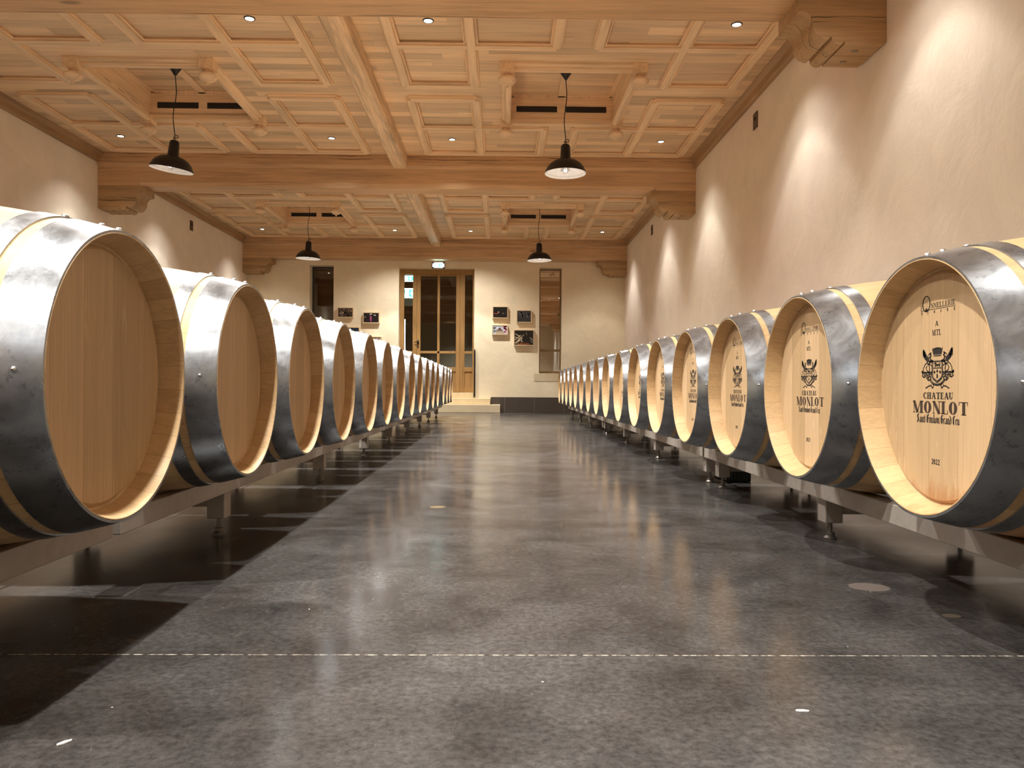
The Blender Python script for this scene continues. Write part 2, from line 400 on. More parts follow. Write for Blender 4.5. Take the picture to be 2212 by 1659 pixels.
# batten frames: an L-shaped group of three cells in each corner of each half bay
def strip(bm, axis, at, a, b, wd=.082, h=.040, lip=.014):
    h += .0006 if axis == 'y' else 0
    for (w2, hh) in ((wd / 2, h), (wd / 2 + lip, h * .5)):
        e = 0 if w2 == wd / 2 else lip
        if axis == 'y': box(bm, at - w2, at + w2, a - e, b + e, HC - hh, HC + .001)
        else: box(bm, a - e, b + e, at - w2, at + w2, HC - hh, HC + .001)
def roll(bm, axis, at, side, a, b, r=.014):
    """small raised bead along the inner edge of a batten"""
    off = at + side * .058
    if axis == 'y': box(bm, off - r * .5, off + r * .5, a, b, HC - .028, HC - .012)
    else: box(bm, a, b, off - r * .5, off + r * .5, HC - .0275, HC - .012)
for bi, (cy, ya, yb, hh) in enumerate(BAYS):
    c2 = 2.1 if bi in (1, 2) else 2.22
    if bi == 0: c2 = 2.6
    for cx in HALF:
        for sx in (-1, 1):
            for sy in (-1, 1):
                mid, far, end = cy + sy * .19, cy + sy * 1.10, cy + sy * c2
                if bi == 3 and sy > 0: end = min(end, 15.86)
                X = lambda d: cx + sx * d
                lo, hi = min(mid, end), max(mid, end); lo2, hi2 = min(far, end), max(far, end)
                bx = B(); by = B()
                strip(by, 'y', X(1.665), lo, hi); strip(by, 'y', X(.965), lo, hi); strip(by, 'y', X(.19), lo2, hi2)
                for (d, s_, a, b) in ((1.665, -sx, lo, hi), (.965, sx, lo, hi), (.965, -sx, lo2, hi2), (.19, sx, lo2, hi2)): roll(by, 'y', X(d), s_, a + .05, b - .05)
                xa, xb, xc = X(1.665), X(.965), X(.19)
                strip(bx, 'x', mid, min(xa, xb), max(xa, xb)); strip(bx, 'x', far, min(xa, xc), max(xa, xc)); strip(bx, 'x', end, min(xa, xc), max(xa, xc))
                for (p, s_, u, v) in ((mid, sy, xa, xb), (far, -sy, xa, xb), (far, sy, xa, xc), (end, -sy, xa, xc)): roll(bx, 'x', p, s_, min(u, v) + .05, max(u, v) - .05)
                obj('batten', bx, M_lath_x, ceiling, bevel=.004, seg=1); obj('batten', by, M_lath_y, ceiling, bevel=.004, seg=1)

# recesses with frame, posts and turned drops
def turned_drop(parent, x, y):
    bm = B()
    lathe(bm, [(0, 0), (.012, .002), (.016, .012), (.010, .018), (.030, .026), (.062, .040), (.083, .062), (.088, .074), (.084, .084), (.086, .090), (.070, .098), (.034, .104), (.030, .112), (.032, .140), (.04, .146), (0, .146)], 28)
    obj('turned_drop', bm, M_lath_x, parent, (x, y, HC - .235), smooth=35)
for bi, (cy, ya, yb, hh) in enumerate(BAYS):
    yc = cy + .09 if bi else cy + .09
    for cx in HALF:
        r = S(empty('trim_1', (0, 0, 0)))
        r.name = 'trim_%d' % (bi * 2 + HALF.index(cx) + 1)
        x0, x1, y0, y1 = cx - .60, cx + .60, yc - hh + .10, yc + hh - .10
        bm = B(); t = .03
        box(bm, x0 - t, x0, y0 - t, y1 + t, HC + .03, HC + .27); obj('recess_side', bm, M_lath_y, r)
        bm = B(); box(bm, x1, x1 + t, y0 - t, y1 + t, HC + .03, HC + .27); obj('recess_side', bm, M_lath_y, r); bm = B()
        box(bm, x0, x1, y0 - t, y0, HC + .03, HC + .27); box(bm, x0, x1, y1, y1 + t, HC + .03, HC + .27)
        obj('recess_side', bm, M_lath_x, r)
        bm = B(); box(bm, x0 - t, x1 + t, y0 - t, y1 + t, HC + .27, HC + .29); obj('recess_ceiling', bm, M_ceil, r)
        bm = B()
        for (a, b, c, d) in ((x0, x1, y0, y0 + .05), (x0, x1, y1 - .05, y1), (x0, x0 + .05, y0, y1), (x1 - .05, x1, y0, y1), (cx - .045, cx + .045, y0, y1)):
            box(bm, a, b, c, d, HC + .25, HC + .27)
        for (a, b, c, d) in ((x0, x1, y0, y0 + .02), (x0, x1, y1 - .02, y1), (x0, x0 + .02, y0, y1), (x1 - .02, x1, y0, y1)):
            box(bm, a, b, c, d, HC + .235, HC + .25)
        obj('recess_moulding', bm, M_lath_y, r, bevel=.003, seg=1)
        # moulded frame under the opening
        ox0, ox1, oy0, oy1 = cx - .70, cx + .70, yc - hh, yc + hh
        prof = [(0, 0), (0, -.018), (.018, -.03), (.034, -.034), (.034, -.046), (.046, -.066), (.070, -.074), (.094, -.066), (.104, -.05), (.104, 0)]
        for side in range(4):
            bm = B()
            if side == 0: prism(bm, [(oy0 + .01 + p[0], HC + p[1]) for p in prof], 'x', ox0 + .06, ox1 - .06)
            if side == 1: prism(bm, [(oy1 - .01 - p[0], HC + p[1]) for p in prof], 'x', ox0 + .06, ox1 - .06)
            if side == 2: prism(bm, [(ox0 + .01 + p[0], HC + p[1]) for p in prof], 'y', oy0 + .06, oy1 - .06)
            if side == 3: prism(bm, [(ox1 - .01 - p[0], HC + p[1]) for p in prof], 'y', oy0 + .06, oy1 - .06)
            obj('frame_moulding', bm, M_lath_x if side < 2 else M_lath_y, r, smooth=30)
        for px in (ox0 + .062, ox1 - .062):
            for py in (oy0 + .062, oy1 - .062):
                bm = B(); box(bm, px - .068, px + .068, py - .068, py + .068, HC - .098, HC); obj('corner_block', bm, M_lath_y, r, bevel=.004)
                turned_drop(r, px, py)
        for sx in (-1, 1):                       # two air grilles on the far side
            bm = B(); vx = cx + sx * .285; zc = HC + .115; yf = y1
            box(bm, vx - .235, vx + .235, yf - .004, yf + .001, zc - .034, zc + .034)
            g = obj('air_grille', bm, M_dark, r)
            bm = B()
            for k in range(4): box(bm, vx - .232, vx + .232, yf - .010, yf - .003, zc - .026 + k * .017, zc - .023 + k * .017)
            obj('slat', bm, M_slat, g)

# ------------------------------------------------------------------ timber beams, corbels, cornices
CHECK = [('heavy oak cross beam nearest behind the camera', 0), ('heavy oak cross beam along the top edge of the picture, long crack in its underside', 1),
         ('heavy oak cross beam mid hall, behind the two near pendant lamps', 2), ('oak cross beam against the end wall above the glazed door', 3)]
for (lab, k) in CHECK:
    ya, yb = BEAMS[k]
    r = tag(empty('ceiling_beam', ((XL + XR) / 2, (ya + yb) / 2, 3.20)), lab, 'beam', 'cross beams of the ceiling')
    ox, oy = (XL + XR) / 2, (ya + yb) / 2; hw = (XR - XL) / 2 - .002; d = (yb - ya) / 2
    bm = B(); ch = .028
    yb2 = d if k < 3 else d - .001
    prism(bm, [(-d, .02 + ch), (-d, .25), (yb2, .25), (yb2, .02 + ch if k < 3 else .02), (yb2 - (ch if k < 3 else 0), 0 if k < 3 else 0), (-d + ch, 0)], 'x', -hw + .55, hw - .55)
    box(bm, -hw, -hw + .55, -d, yb2, 0, .25); box(bm, hw - .55, hw, -d, yb2, 0, .25)
    obj('lower_timber', bm, M_beam, r)
    bm = B(); e = .034
    back = d + (e if k < 3 else 0)
    prism(bm, [(-d, .25), (-d - e, .288), (-d - e, HC - 3.2), (back, HC - 3.2), (back, .288), (min(d, back), .25)], 'x', -hw, hw)
    obj('upper_timber', bm, M_beam, r, bevel=.004)

# corbel profile: (distance from the wall, drop)
CP = [(0, 0), (.60, 0), (.60, -.10), (.575, -.10)]
CP += [(.575 - .075 * math.sin(a), -.10 - .095 * (1 - math.cos(a))) for a in [i * PI / 16 for i in range(1, 8)]]
CP += [(.40 + .10 * math.cos(a), -.195 - .095 * math.sin(a)) for a in [i * PI / 16 for i in range(0, 9)]]
CP += [(.385, -.272), (.372, -.272), (.372, -.295), (.352, -.318), (.325, -.325), (.300, -.318), (.290, -.302), (.284, -.302), (.284, -.318), (.02, -.318), (0, -.300)]
def corbel(side, k, lab):
    ya, yb = BEAMS[k]; yc = (ya + yb) / 2; wall = XL if side < 0 else XR
    r = tag(empty('corbel', (wall, yc, 3.20)), lab, 'corbel', 'carved corbels under the beams')
    d = (yb - ya) / 2 - .012
    if k == 3: d = (yb - ya) / 2 - .001
    for (a, b) in ((-d, -.002), (.002, d)):
        bm = B(); prism(bm, [(-side * (p[0] + .001), p[1] - .001) for p in CP], 'y', a, b); obj('corbel_timber', bm, M_corbel, r, smooth=28)
    if k in (1, 2):
        for yy in (-d * .45, d * .5):
            bm = B(); box(bm, -side * .17 - .022, -side * .17 + .022, yy - .012, yy + .012, -.325, -.317); obj('peg', bm, M_brass, r, bevel=.004)
corbel(1, 1, 'large carved oak corbel on the right wall at the top of the picture')
corbel(-1, 2, 'carved oak corbel on the left wall under the middle beam')
corbel(1, 2, 'carved oak corbel on the right wall under the middle beam')
corbel(-1, 3, 'carved oak corbel in the far left corner beside the dark window')
corbel(1, 3, 'carved oak corbel in the far right corner')
corbel(1, 0, 'carved oak corbel on the right wall behind the camera, mirrored in the right window')
corbel(-1, 1, 'carved oak corbel on the left wall under the nearest beam')
for i, (a, b, lab) in enumerate(((Y0, .35, 'oak spine beam behind the camera'), (.75, 5.165, 'oak spine beam over the camera'), (5.57, 10.32, 'rough oak spine beam between the top and middle cross beams'), (10.68, 16.05, 'rough oak spine beam between the middle beam and the end wall beam'))):
    bm = B(); x = -1.39; z0 = 3.455
    prism(bm, [(x - .10, HC - .0), (x - .10, z0 + .03), (x - .075, z0), (x + .075, z0), (x + .10, z0 + .03), (x + .10, HC)], 'y', a - .01 if i else a, b + .035 if i < 3 else b)
    o = obj('spine_beam', bm, M_spine, bevel=.006); tag(o, lab, 'beam', 'spine beams of the ceiling')
# cornices between the beams
n = 9
seg_y = [(Y0, .35), (.75, 5.165), (5.57, 10.32), (10.68, 16.05)]
for (a, b) in seg_y:
    for s, wx in ((1, XL), (-1, XR)):
        bm = B()
        pr = [(0, HC), (.085, HC), (.085, HC - .012), (.06, HC - .03), (.046, HC - .05), (.044, HC - .108), (.052, HC - .112), (.052, HC - .124), (.040, HC - .132), (0, HC - .132)]
        prism(bm, [(wx + s * (p[0] + .0005), p[1]) for p in pr], 'y', a, b)
        S(obj('trim_%d' % n, bm, M_cornice, smooth=30)); n += 1

# ------------------------------------------------------------------ recessed downlights
lens_bm = B(); lathe(lens_bm, [(0, -.004), (.036, -.004), (.036, .0), (0, 0)], 24)
ring_bm = B(); lathe(ring_bm, [(.036, -.002), (.037, -.008), (.046, -.006), (.048, .0), (.036, 0)], 28, closed=True)
dl = tag(empty('recessed_downlight'), 'x', 'ceiling light', 'recessed ceiling downlights')
obj('trim_ring', ring_bm, M_ring, dl, smooth=30); obj('lens', lens_bm, M_lens, dl)
ld = bpy.data.lights.new('downlight_beam', 'SPOT'); ld.energy = LIGHT_W; ld.color = LIGHT_COL; ld.spot_size = LIGHT_CONE; ld.spot_blend = LIGHT_BLEND; ld.shadow_soft_size = .034
ld_side = ld.copy(); ld_side.name = 'downlight_beam_side'; ld_side.energy = LIGHT_W * .24
lo = bpy.data.objects.new('downlight_beam', ld); COL.objects.link(lo); lo.parent = dl; lo.location = (0, 0, -.035)
sd = bpy.data.lights.new('added_fill', 'SPOT'); sd.energy = FILL_W; sd.color = LIGHT_COL; sd.spot_size = math.radians(130); sd.spot_blend = .8; sd.shadow_soft_size = .04  # extra wide spot added at the downlights as ambient fill
sd2 = sd.copy(); sd2.name = 'added_fill_side'; sd2.energy = 22; sd2.spot_size = math.radians(104); sd2.spot_blend = 1.0  # weaker fill spot, added to brighten the left barrel heads
sd_end = sd.copy(); sd_end.name = 'added_fill_end'; sd_end.energy = FILL_W * .42
cols = [HALF[0] - 1.31, HALF[0] + 1.31, HALF[1] - 1.31, HALF[1] + 1.31]
cname = ['beside the left wall', 'left of the spine beam', 'right of the spine beam', 'beside the right wall']
rname = ['behind the camera near the entrance wall', 'just behind the camera', 'just ahead of the camera', 'in front of the top beam', 'just past the top beam', 'before the middle beam', 'just past the middle beam', 'before the end wall']
for i, y in enumerate(LROWS):
    for j, x in enumerate(cols):
        o = copy_tree(dl)
        if j in (0, 3):                      # beams by the side walls dimmed, each with a small fill spot added
            for ch in o.children:
                if ch.type == 'LIGHT': ch.data = ld_side
            so = bpy.data.objects.new('added_fill_side', sd2); COL.objects.link(so); so.parent = o; so.location = (0, 0, -.035)
        if j in (1, 2):            # wide fill spot added to the two inner rows to lift the ambient light
            so = bpy.data.objects.new('added_fill', sd if i < 7 else sd_end); COL.objects.link(so); so.parent = o; so.location = (0, 0, -.035)
        o.location = (x, y, HC); o['label'] = 'small white recessed downlight %s, %s' % (cname[j], rname[i])

for ch in list(dl.children): bpy.data.objects.remove(ch)
bpy.data.objects.remove(dl)

# ------------------------------------------------------------------ oak barrels
BL, RR, RB = .95, .283, .347
def rad(x):                                   # outside radius along the barrel, x from -BL/2 to BL/2
    t = x / (BL / 2); return RB - (RB - RR) * abs(t) ** 2.05
def ring(bm, xa, xb, off0, off1, seg=96, n=4, lip=0):
    pts = [(rad(xa + (xb - xa) * i / n) + off1, xa + (xb - xa) * i / n) for i in range(n + 1)]
    inn = [(rad(xa + (xb - xa) * i / n) + off0, xa + (xb - xa) * i / n) for i in range(n, -1, -1)]
    lathe(bm, pts + inn, seg, 'x', closed=True)
def barrel(printed):
    r = empty('oak_barrel'); zc = RB + .004
    bm = B(); h = BL / 2
    pr = [(.250, -h + .062), (.2550, -h + .056), (.2625, -h + .052), (.2640, -h + .044), (.2775, -h + .004), (.2790, -h), (RR - .002, -h), (RR - .0005, -h + .003)]
    pr += [(rad(x), x) for x in [-h + .012 + (2 * h - .024) * i / 22 for i in range(23)]]
    pr += [(q, -x) for q, x in pr[7::-1]]
    lathe(bm, pr, 124, 'x'); obj('staves', bm, M_stave, r, (0, 0, zc), smooth=25)
    hd = []
    for s in (-1, 1):
        bm = B(); lathe(bm, [(0, s * (h - .048)), (.2500, s * (h - .048)), (.2560, s * (h - .053)), (.2560, s * (h - .068)), (0, s * (h - .066))], 96, 'x')
        hd.append(obj('head', bm, M_head, r, (0, 0, zc), smooth=30))
    def rivet(x, a, parent, rr=.0075):
        bm = B(); lathe(bm, [(rr, -.003), (rr * .95, .002), (rr * .6, .0048), (0, .0058)], 12)
        o = obj('rivet', bm, M_rivet, parent, smooth=50)
        q = rad(x) + .0035
        o.rotation_euler = (-(PI / 2 - a), 0, 0)
        o.location = (x, q * math.cos(a), q * math.sin(a))
        return o
    for s in (-1, 1):
        for (a, b, kind) in ((h - .079, h - .0005, 0), (h - .137, h - .101, 1), (h - .345, h - .308, 2)):
            bm = B(); xa, xb = sorted((s * a, s * b)); ring(bm, xa, xb, -.0015, .0035)
            # overlapped end of the strap
            th = .16
            hp = obj('hoop', bm, M_galv, r, (0, 0, zc), smooth=30)
            if s < 0:
                if kind == 0:
                    for x in (-h + .022, -h + .056): rivet(x, PI / 2 + .02, hp)
                    rivet(-h + .04, 0.0 + .03, hp, .005); rivet(-h + .04, PI - .03, hp, .005)
                elif kind == 1:
                    rivet(-h + .119, PI / 2 - .03, hp); rivet(-h + .119, .03, hp, .0035)
                else: rivet(-h + .325, PI / 2, hp)
    return r, hd[0]

# ---- lettering: glyphs drawn as strokes in a unit-high box
def quad(P, a, b, w0, w1=None):
    w1 = w0 if w1 is None else w1
    dx, dy = b[0] - a[0], b[1] - a[1]; L = math.hypot(dx, dy) or 1; nx, ny = -dy / L / 2, dx / L / 2
    P.append([(a[0] + nx * w0, a[1] + ny * w0), (b[0] + nx * w1, b[1] + ny * w1), (b[0] - nx * w1, b[1] - ny * w1), (a[0] - nx * w0, a[1] - ny * w0)])
def rect(P, x0, x1, y0, y1): P.append([(x0, y0), (x1, y0), (x1, y1), (x0, y1)])
def arc(P, cx, cy, rx, ry, a0, a1, wx, wy, n=16):
    for i in range(n):
        q = []
        for a in (a0 + (a1 - a0) * i / n, a0 + (a1 - a0) * (i + 1) / n):
            c, s = math.cos(math.radians(a)), math.sin(math.radians(a)); q.append(((cx + rx * c, cy + ry * s), (cx + (rx - wx) * c, cy + (ry - wy) * s)))
        P.append([q[0][0], q[1][0], q[1][1], q[0][1]])
def serif_glyph(ch, T=.17, t=.05, sf=.10):
    """returns polygons, advance"""
    P = []
    def V(x, y0=0, y1=1, w=T, s0=1, s1=1):
        rect(P, x, x + w, y0, y1)
        if s0: rect(P, x - sf, x + w + sf, 0, t)
        if s1: rect(P, x - sf, x + w + sf, 1 - t, 1)
    x = sf
    if ch == 'I': V(x); W = x + T + sf
    elif ch == 'H': V(x); V(x + .5); rect(P, x + T, x + .5, .47, .47 + t); W = x + .5 + T + sf
    elif ch == 'T': V(x + .27, s1=0); rect(P, x - .02, x + .73, 1 - t, 1); rect(P, x - .04, x + .01, .72, 1); rect(P, x + .70, x + .75, .72, 1); W = x + .73 + .04
    elif ch in 'EFL':
        V(x); W = x + .6
        rect(P, x, x + .55, 0, t); rect(P, x + .51, x + .56, 0, .3)
        if ch == 'E': rect(P, x, x + .53, 1 - t, 1); rect(P, x + .49, x + .54, .72, 1); rect(P, x + T, x + .36, .48, .48 + t); rect(P, x + .34, x + .38, .36, .66)
        W = x + .62
    elif ch in 'OCD0Q':
        if ch == 'D':
            V(x); arc(P, x + .22, .5, .44, .5, -90, 90, T * 1.05, t); rect(P, x, x + .24, 0, t); rect(P, x, x + .24, 1 - t, 1); W = x + .72
        else:
            rx = .38 if ch != '0' else .25
            if ch == 'C': arc(P, rx, .5, rx, .5, 48, 312, T * 1.1, t); rect(P, 2 * rx - .15, 2 * rx - .10, .66, .95); rect(P, 2 * rx - .14, 2 * rx - .09, .12, .30); W = 2 * rx - .02
            else: arc(P, rx, .5, rx, .5, 0, 360, T * 1.1, t, 28); W = 2 * rx + .05
    elif ch == 'A':
        quad(P, (x + .05, 0), (x + .33, 1), t * 1.3); quad(P, (x + .36, 1), (x + .66, 0), T * 1.05); rect(P, x + .14, x + .54, .30, .30 + t)
        rect(P, x - .06, x + .18, 0, t); rect(P, x + .48, x + .82, 0, t); W = x + .78
    elif ch == 'M':
        rect(P, x + .03, x + .08, 0, 1); rect(P, x - .07, x + .17, 0, t); quad(P, (x + .06, 1), (x + .42, .02), T); quad(P, (x + .42, .02), (x + .74, 1), t * 1.2)
        rect(P, x - .09, x + .14, 1 - t, 1); V(x + .72, s1=0); rect(P, x + .68, x + .72 + T + sf, 1 - t, 1); W = x + .72 + T + sf
    elif ch == 'N':
        rect(P, x + .03, x + .08, 0, 1); rect(P, x - .07, x + .17, 0, t); rect(P, x - .09, x + .14, 1 - t, 1); quad(P, (x + .06, 1), (x + .60, 0), T); rect(P, x + .58, x + .63, 0, 1); rect(P, x + .48, x + .74, 1 - t, 1); W = x + .72
    elif ch == 'U':
        rect(P, x, x + T, .3, 1); rect(P, x - sf, x + T + sf, 1 - t, 1); arc(P, x + .31, .31, .31, .31, 180, 360, T * .8, t); rect(P, x + .57, x + .62, .3, 1); rect(P, x + .47, x + .73, 1 - t, 1); W = x + .72
    elif ch == 'R':
        V(x); arc(P, x + .26, .74, .30, .26, -90, 90, T, t); rect(P, x, x + .28, 1 - t, 1); rect(P, x, x + .28, .48, .48 + t); quad(P, (x + .30, .5), (x + .60, 0), T); rect(P, x + .5, x + .74, 0, t); W = x + .74
    elif ch == '2':
        arc(P, x + .21, .72, .24, .28, -20, 180, T, t * 1.4); quad(P, (x + .40, .66), (x + .02, .10), T * .8, t * 1.6); rect(P, x - .04, x + .46, 0, .14); W = x + .50
    else: W = .35
    return P, W
def text_serif(s, height, width, a0, b0, space=.06, **kw):
    """polygons of a line of text centred on (a0, b0)"""
    out = []; x = 0
    for ch in s:
        if ch == ' ': x += .4; continue
        P, W = serif_glyph(ch, **kw); out += [[(px + x, py) for px, py in p] for p in P]; x += W + space
    x -= space; k = width / x
    return [[(a0 + (px - x / 2) * k, b0 + (py - .5) * height) for px, py in p] for p in out]
def text_sans(s, height, width, a0, b0, T=.2):
    G = {'R': ([((0, 0), (0, 1)), ((0, 1), (.4, 1)), ((.4, 1), (.4, .5)), ((.4, .5), (0, .5)), ((.15, .5), (.45, 0))]), 'E': ([((0, 0), (0, 1)), ((0, 1), (.42, 1)), ((0, .5), (.36, .5)), ((0, 0), (.42, 0))]),
         'M': ([((0, 0), (0, 1)), ((0, 1), (.25, .3)), ((.25, .3), (.5, 1)), ((.5, 1), (.5, 0))]), 'O': ([((.1, 0), (.4, 0)), ((.5, .15), (.5, .85)), ((.4, 1), (.1, 1)), ((0, .85), (0, .15))]),
         'N': ([((0, 0), (0, 1)), ((0, 1), (.45, 0)), ((.45, 0), (.45, 1))]), 'D': ([((0, 0), (0, 1)), ((0, 1), (.3, 1)), ((.45, .8), (.45, .2)), ((.3, 0), (0, 0)), ((.3, 1), (.45, .8)), ((.45, .2), (.3, 0))])}
    out = []; n = len(s); cw = height * .85
    for i, ch in enumerate(s):
        P = []
        for a, b in G[ch]: quad(P, a, b, T)
        x = a0 - width / 2 + (width - cw * .5) * i / (n - 1)
        out += [[(x + px * cw, b0 + (py - .5) * height) for px, py in p] for p in P]
    return out
# broad-nib blackletter: each letter a list of pen paths on an x-height of 1
BLK = {
 'a': (.62, [[(.08, .85), (.3, 1), (.46, .86), (.46, .16), (.6, 0)], [(.46, .55), (.12, .42), (.10, .16), (.26, 0), (.46, .18)]]),
 'i': (.30, [[(.0, .88), (.14, 1), (.14, .14), (.28, 0)], [(.08, 1.28), (.2, 1.38)]]),
 'n': (.66, [[(.0, .88), (.12, 1), (.12, .1), (.2, 0)], [(.12, .82), (.34, 1), (.48, .86), (.48, .14), (.62, 0)]]),
 't': (.40, [[(.16, 1.32), (.16, .14), (.32, 0)], [(.0, .95), (.34, .95)]]),
 'm': (.98, [[(.0, .88), (.12, 1), (.12, .1), (.2, 0)], [(.12, .82), (.32, 1), (.45, .86), (.45, .08), (.52, 0)], [(.45, .82), (.66, 1), (.8, .86), (.8, .14), (.94, 0)]]),
 'l': (.30, [[(.06, 1.55), (.14, 1.6), (.14, .14), (.28, 0)]]),
 'o': (.60, [[(.12, .84), (.12, .14), (.28, 0)], [(.12, .84), (.32, 1), (.48, .86), (.48, .16), (.28, 0)]]),
 'r': (.48, [[(.0, .88), (.12, 1), (.12, .12), (.24, 0)], [(.14, .8), (.3, 1), (.44, .9)]]),
 'd': (.60, [[(.12, .84), (.12, .14), (.28, 0), (.48, .16), (.48, .9), (.12, 1.5)], [(.12, .84), (.3, 1)]]),
 'u': (.66, [[(.0, .88), (.12, 1), (.12, .14), (.28, 0), (.48, .18)], [(.38, .9), (.48, 1), (.48, .14), (.62, 0)]]),
 '-': (.36, [[(.04, .5), (.22, .5)]]),
 ' ': (.34, []),
 'S': (.80, [[(.62, 1.4), (.42, 1.58), (.16, 1.42), (.14, 1.08), (.6, .66), (.62, .3), (.36, 0), (.06, .14)], [(.34, 1.45), (.34, .2)], [(.0, .02), (.2, .3)]]),
 'E': (.86, [[(.72, 1.42), (.42, 1.58), (.12, 1.40), (.12, .2), (.38, 0), (.74, .22)], [(.38, 1.4), (.38, .2)], [(.12, .84), (.64, .90), (.64, .70)]]),
 'G': (.84, [[(.66, 1.45), (.36, 1.58), (.1, 1.3), (.1, .3), (.36, 0), (.66, .18), (.66, .82), (.42, .9)], [(.3, 1.45), (.3, .2)], [(.66, .8), (.74, .95)]]),
 'C': (.76, [[(.64, 1.42), (.36, 1.58), (.1, 1.3), (.1, .3), (.36, 0), (.66, .2)], [(.3, 1.45), (.3, .2)]]),
}
def text_black(s, xh, width, a0, b0):
    out = []; x = 0; nib = (.13 * math.cos(math.radians(38)), .13 * math.sin(math.radians(38)))
    for ch in s:
        W, paths = BLK[ch]
        for p in paths:
            for a, b in zip(p, p[1:]):
                out.append([(x + a[0] - nib[0], a[1] - nib[1]), (x + a[0] + nib[0], a[1] + nib[1]), (x + b[0] + nib[0], b[1] + nib[1]), (x + b[0] - nib[0], b[1] - nib[1])])
        x += W + .04
    k = width / x
    return [[(a0 + (px - x / 2) * k, b0 + (py - .5) * xh) for px, py in p] for p in out]
def crest():
    P = []; kx, ky = .000335, .000190
    def pt(x, y): return ((x - 790) * kx, (1185 - y) * ky)
    def mirrored(pts): return [(-x, y) for x, y in pts]
    def poly(pts, both=True):
        q = [pt(*p) for p in pts]; P.append(q)
        if both: P.append(mirrored(q))
    def line(pts, w, both=True):
        q = [pt(*p) for p in pts]
        for a, b in zip(q, q[1:]):
            T = []; quad(T, a, b, w); P.append(T[0])
            if both: P.append(mirrored(T[0]))
        for a in q[1:-1]:
            d = [(a[0] + w / 2 * math.cos(t * PI / 3), a[1] + w / 2 * math.sin(t * PI / 3)) for t in range(6)]; P.append(d)
            if both: P.append(mirrored(d))
    W = .0021
    poly([(622, 960), (640, 985), (655, 1020), (640, 1060), (612, 1020)]); poly([(655, 1020), (690, 1075), (702, 1110), (672, 1122), (640, 1085), (636, 1055)])      # wing
    poly([(612, 975), (622, 960), (650, 1030), (640, 1085), (614, 1045)])
    for k in range(4): line([(628 + 12 * k, 990 + 26 * k), (616 + 12 * k, 1010 + 28 * k)], W * .8)
    line([(716, 1008), (702, 1022), (716, 1042), (700, 1066), (714, 1092), (704, 1120), (696, 1150)], W * 1.9); line([(716, 1014), (690, 1024), (682, 1040)], W); line([(690, 1050), (684, 1080)], W)  # head and neck
    line([(670, 1118), (640, 1148), (622, 1190), (620, 1222), (604, 1236)], W * 1.2); line([(700, 1120), (692, 1160), (700, 1200), (690, 1242)], W * 1.4)
    line([(668, 1160), (656, 1185), (664, 1215), (690, 1240)], W * 1.2); line([(700, 1105), (716, 1118), (738, 1110)], W * 1.5); line([(704, 1150), (724, 1165), (730, 1185)], W)
    poly([(668, 1128), (694, 1132), (688, 1158), (668, 1150)])
    line([(604, 1238), (640, 1244), (690, 1242), (732, 1244)], W * 2.1); line([(604, 1218), (604, 1240), (625, 1256)], W * 1.6)
    line([(616, 1258), (608, 1280), (626, 1298), (648, 1290), (644, 1270), (628, 1272)], W * 1.5)
    line([(650, 1258), (668, 1276), (664, 1310), (684, 1334), (712, 1326), (716, 1298), (696, 1284), (680, 1300), (690, 1316)], W * 1.7); line([(668, 1276), (700, 1262), (724, 1272)], W * 1.3)
    line([(728, 1114), (726, 1282), (742, 1318), (790, 1362)], W * 1.5); line([(740, 1122), (738, 1278), (750, 1308), (790, 1344)], W * .7)     # shield
    line([(728, 1114), (852, 1114)], W * 1.5, False); line([(738, 1192), (842, 1192)], W, False); line([(728, 1114), (722, 1098), (742, 1106)], W * 1.2)
    for (x, y) in ((757, 1240), (790, 1228), (823, 1240)):
        poly([(x, y - 26), (x + 9, y - 6), (x, y + 26), (x - 9, y - 6)], False); line([(x - 11, y + 2), (x + 11, y + 2)], W, False)
    poly([(781, 1310), (781, 1272), (787, 1258), (793, 1258), (799, 1272), (799, 1310)], False)
    line([(762, 1178), (772, 1158), (790, 1160), (806, 1152), (816, 1164), (822, 1180)], W * 1.7, False); line([(764, 1150), (758, 1138), (772, 1134), (782, 1146)], W * 1.5, False); line([(800, 1180), (796, 1164)], W, False); line([(818, 1160), (824, 1140), (812, 1132)], W, False)
    line([(704, 1340), (724, 1366), (748, 1386), (790, 1396)], W * 1.2); line([(712, 1330), (736, 1358), (756, 1374), (790, 1382)], W * 1.0)      # ribbon
    line([(726, 1366), (748, 1392), (740, 1424), (712, 1398), (722, 1384)], W * 1.1); line([(712, 1400), (684, 1404), (662, 1424), (648, 1422)], W * 1.3); line([(740, 1424), (724, 1424)], W)
    poly([(730, 972), (742, 966), (757, 958), (774, 954), (790, 952), (806, 954), (823, 958), (838, 966), (850, 972), (846, 1000), (838, 1034), (742, 1034), (734, 1000)], False)   # crown
    poly([(742, 1042), (838, 1042), (834, 1054), (746, 1054)], False)
    for k in range(7):
        x = 733 + k * 19; poly([(x - 6, 972), (x, 950 - (3 - abs(k - 3)) * 3), (x + 6, 972)], False)
    return P
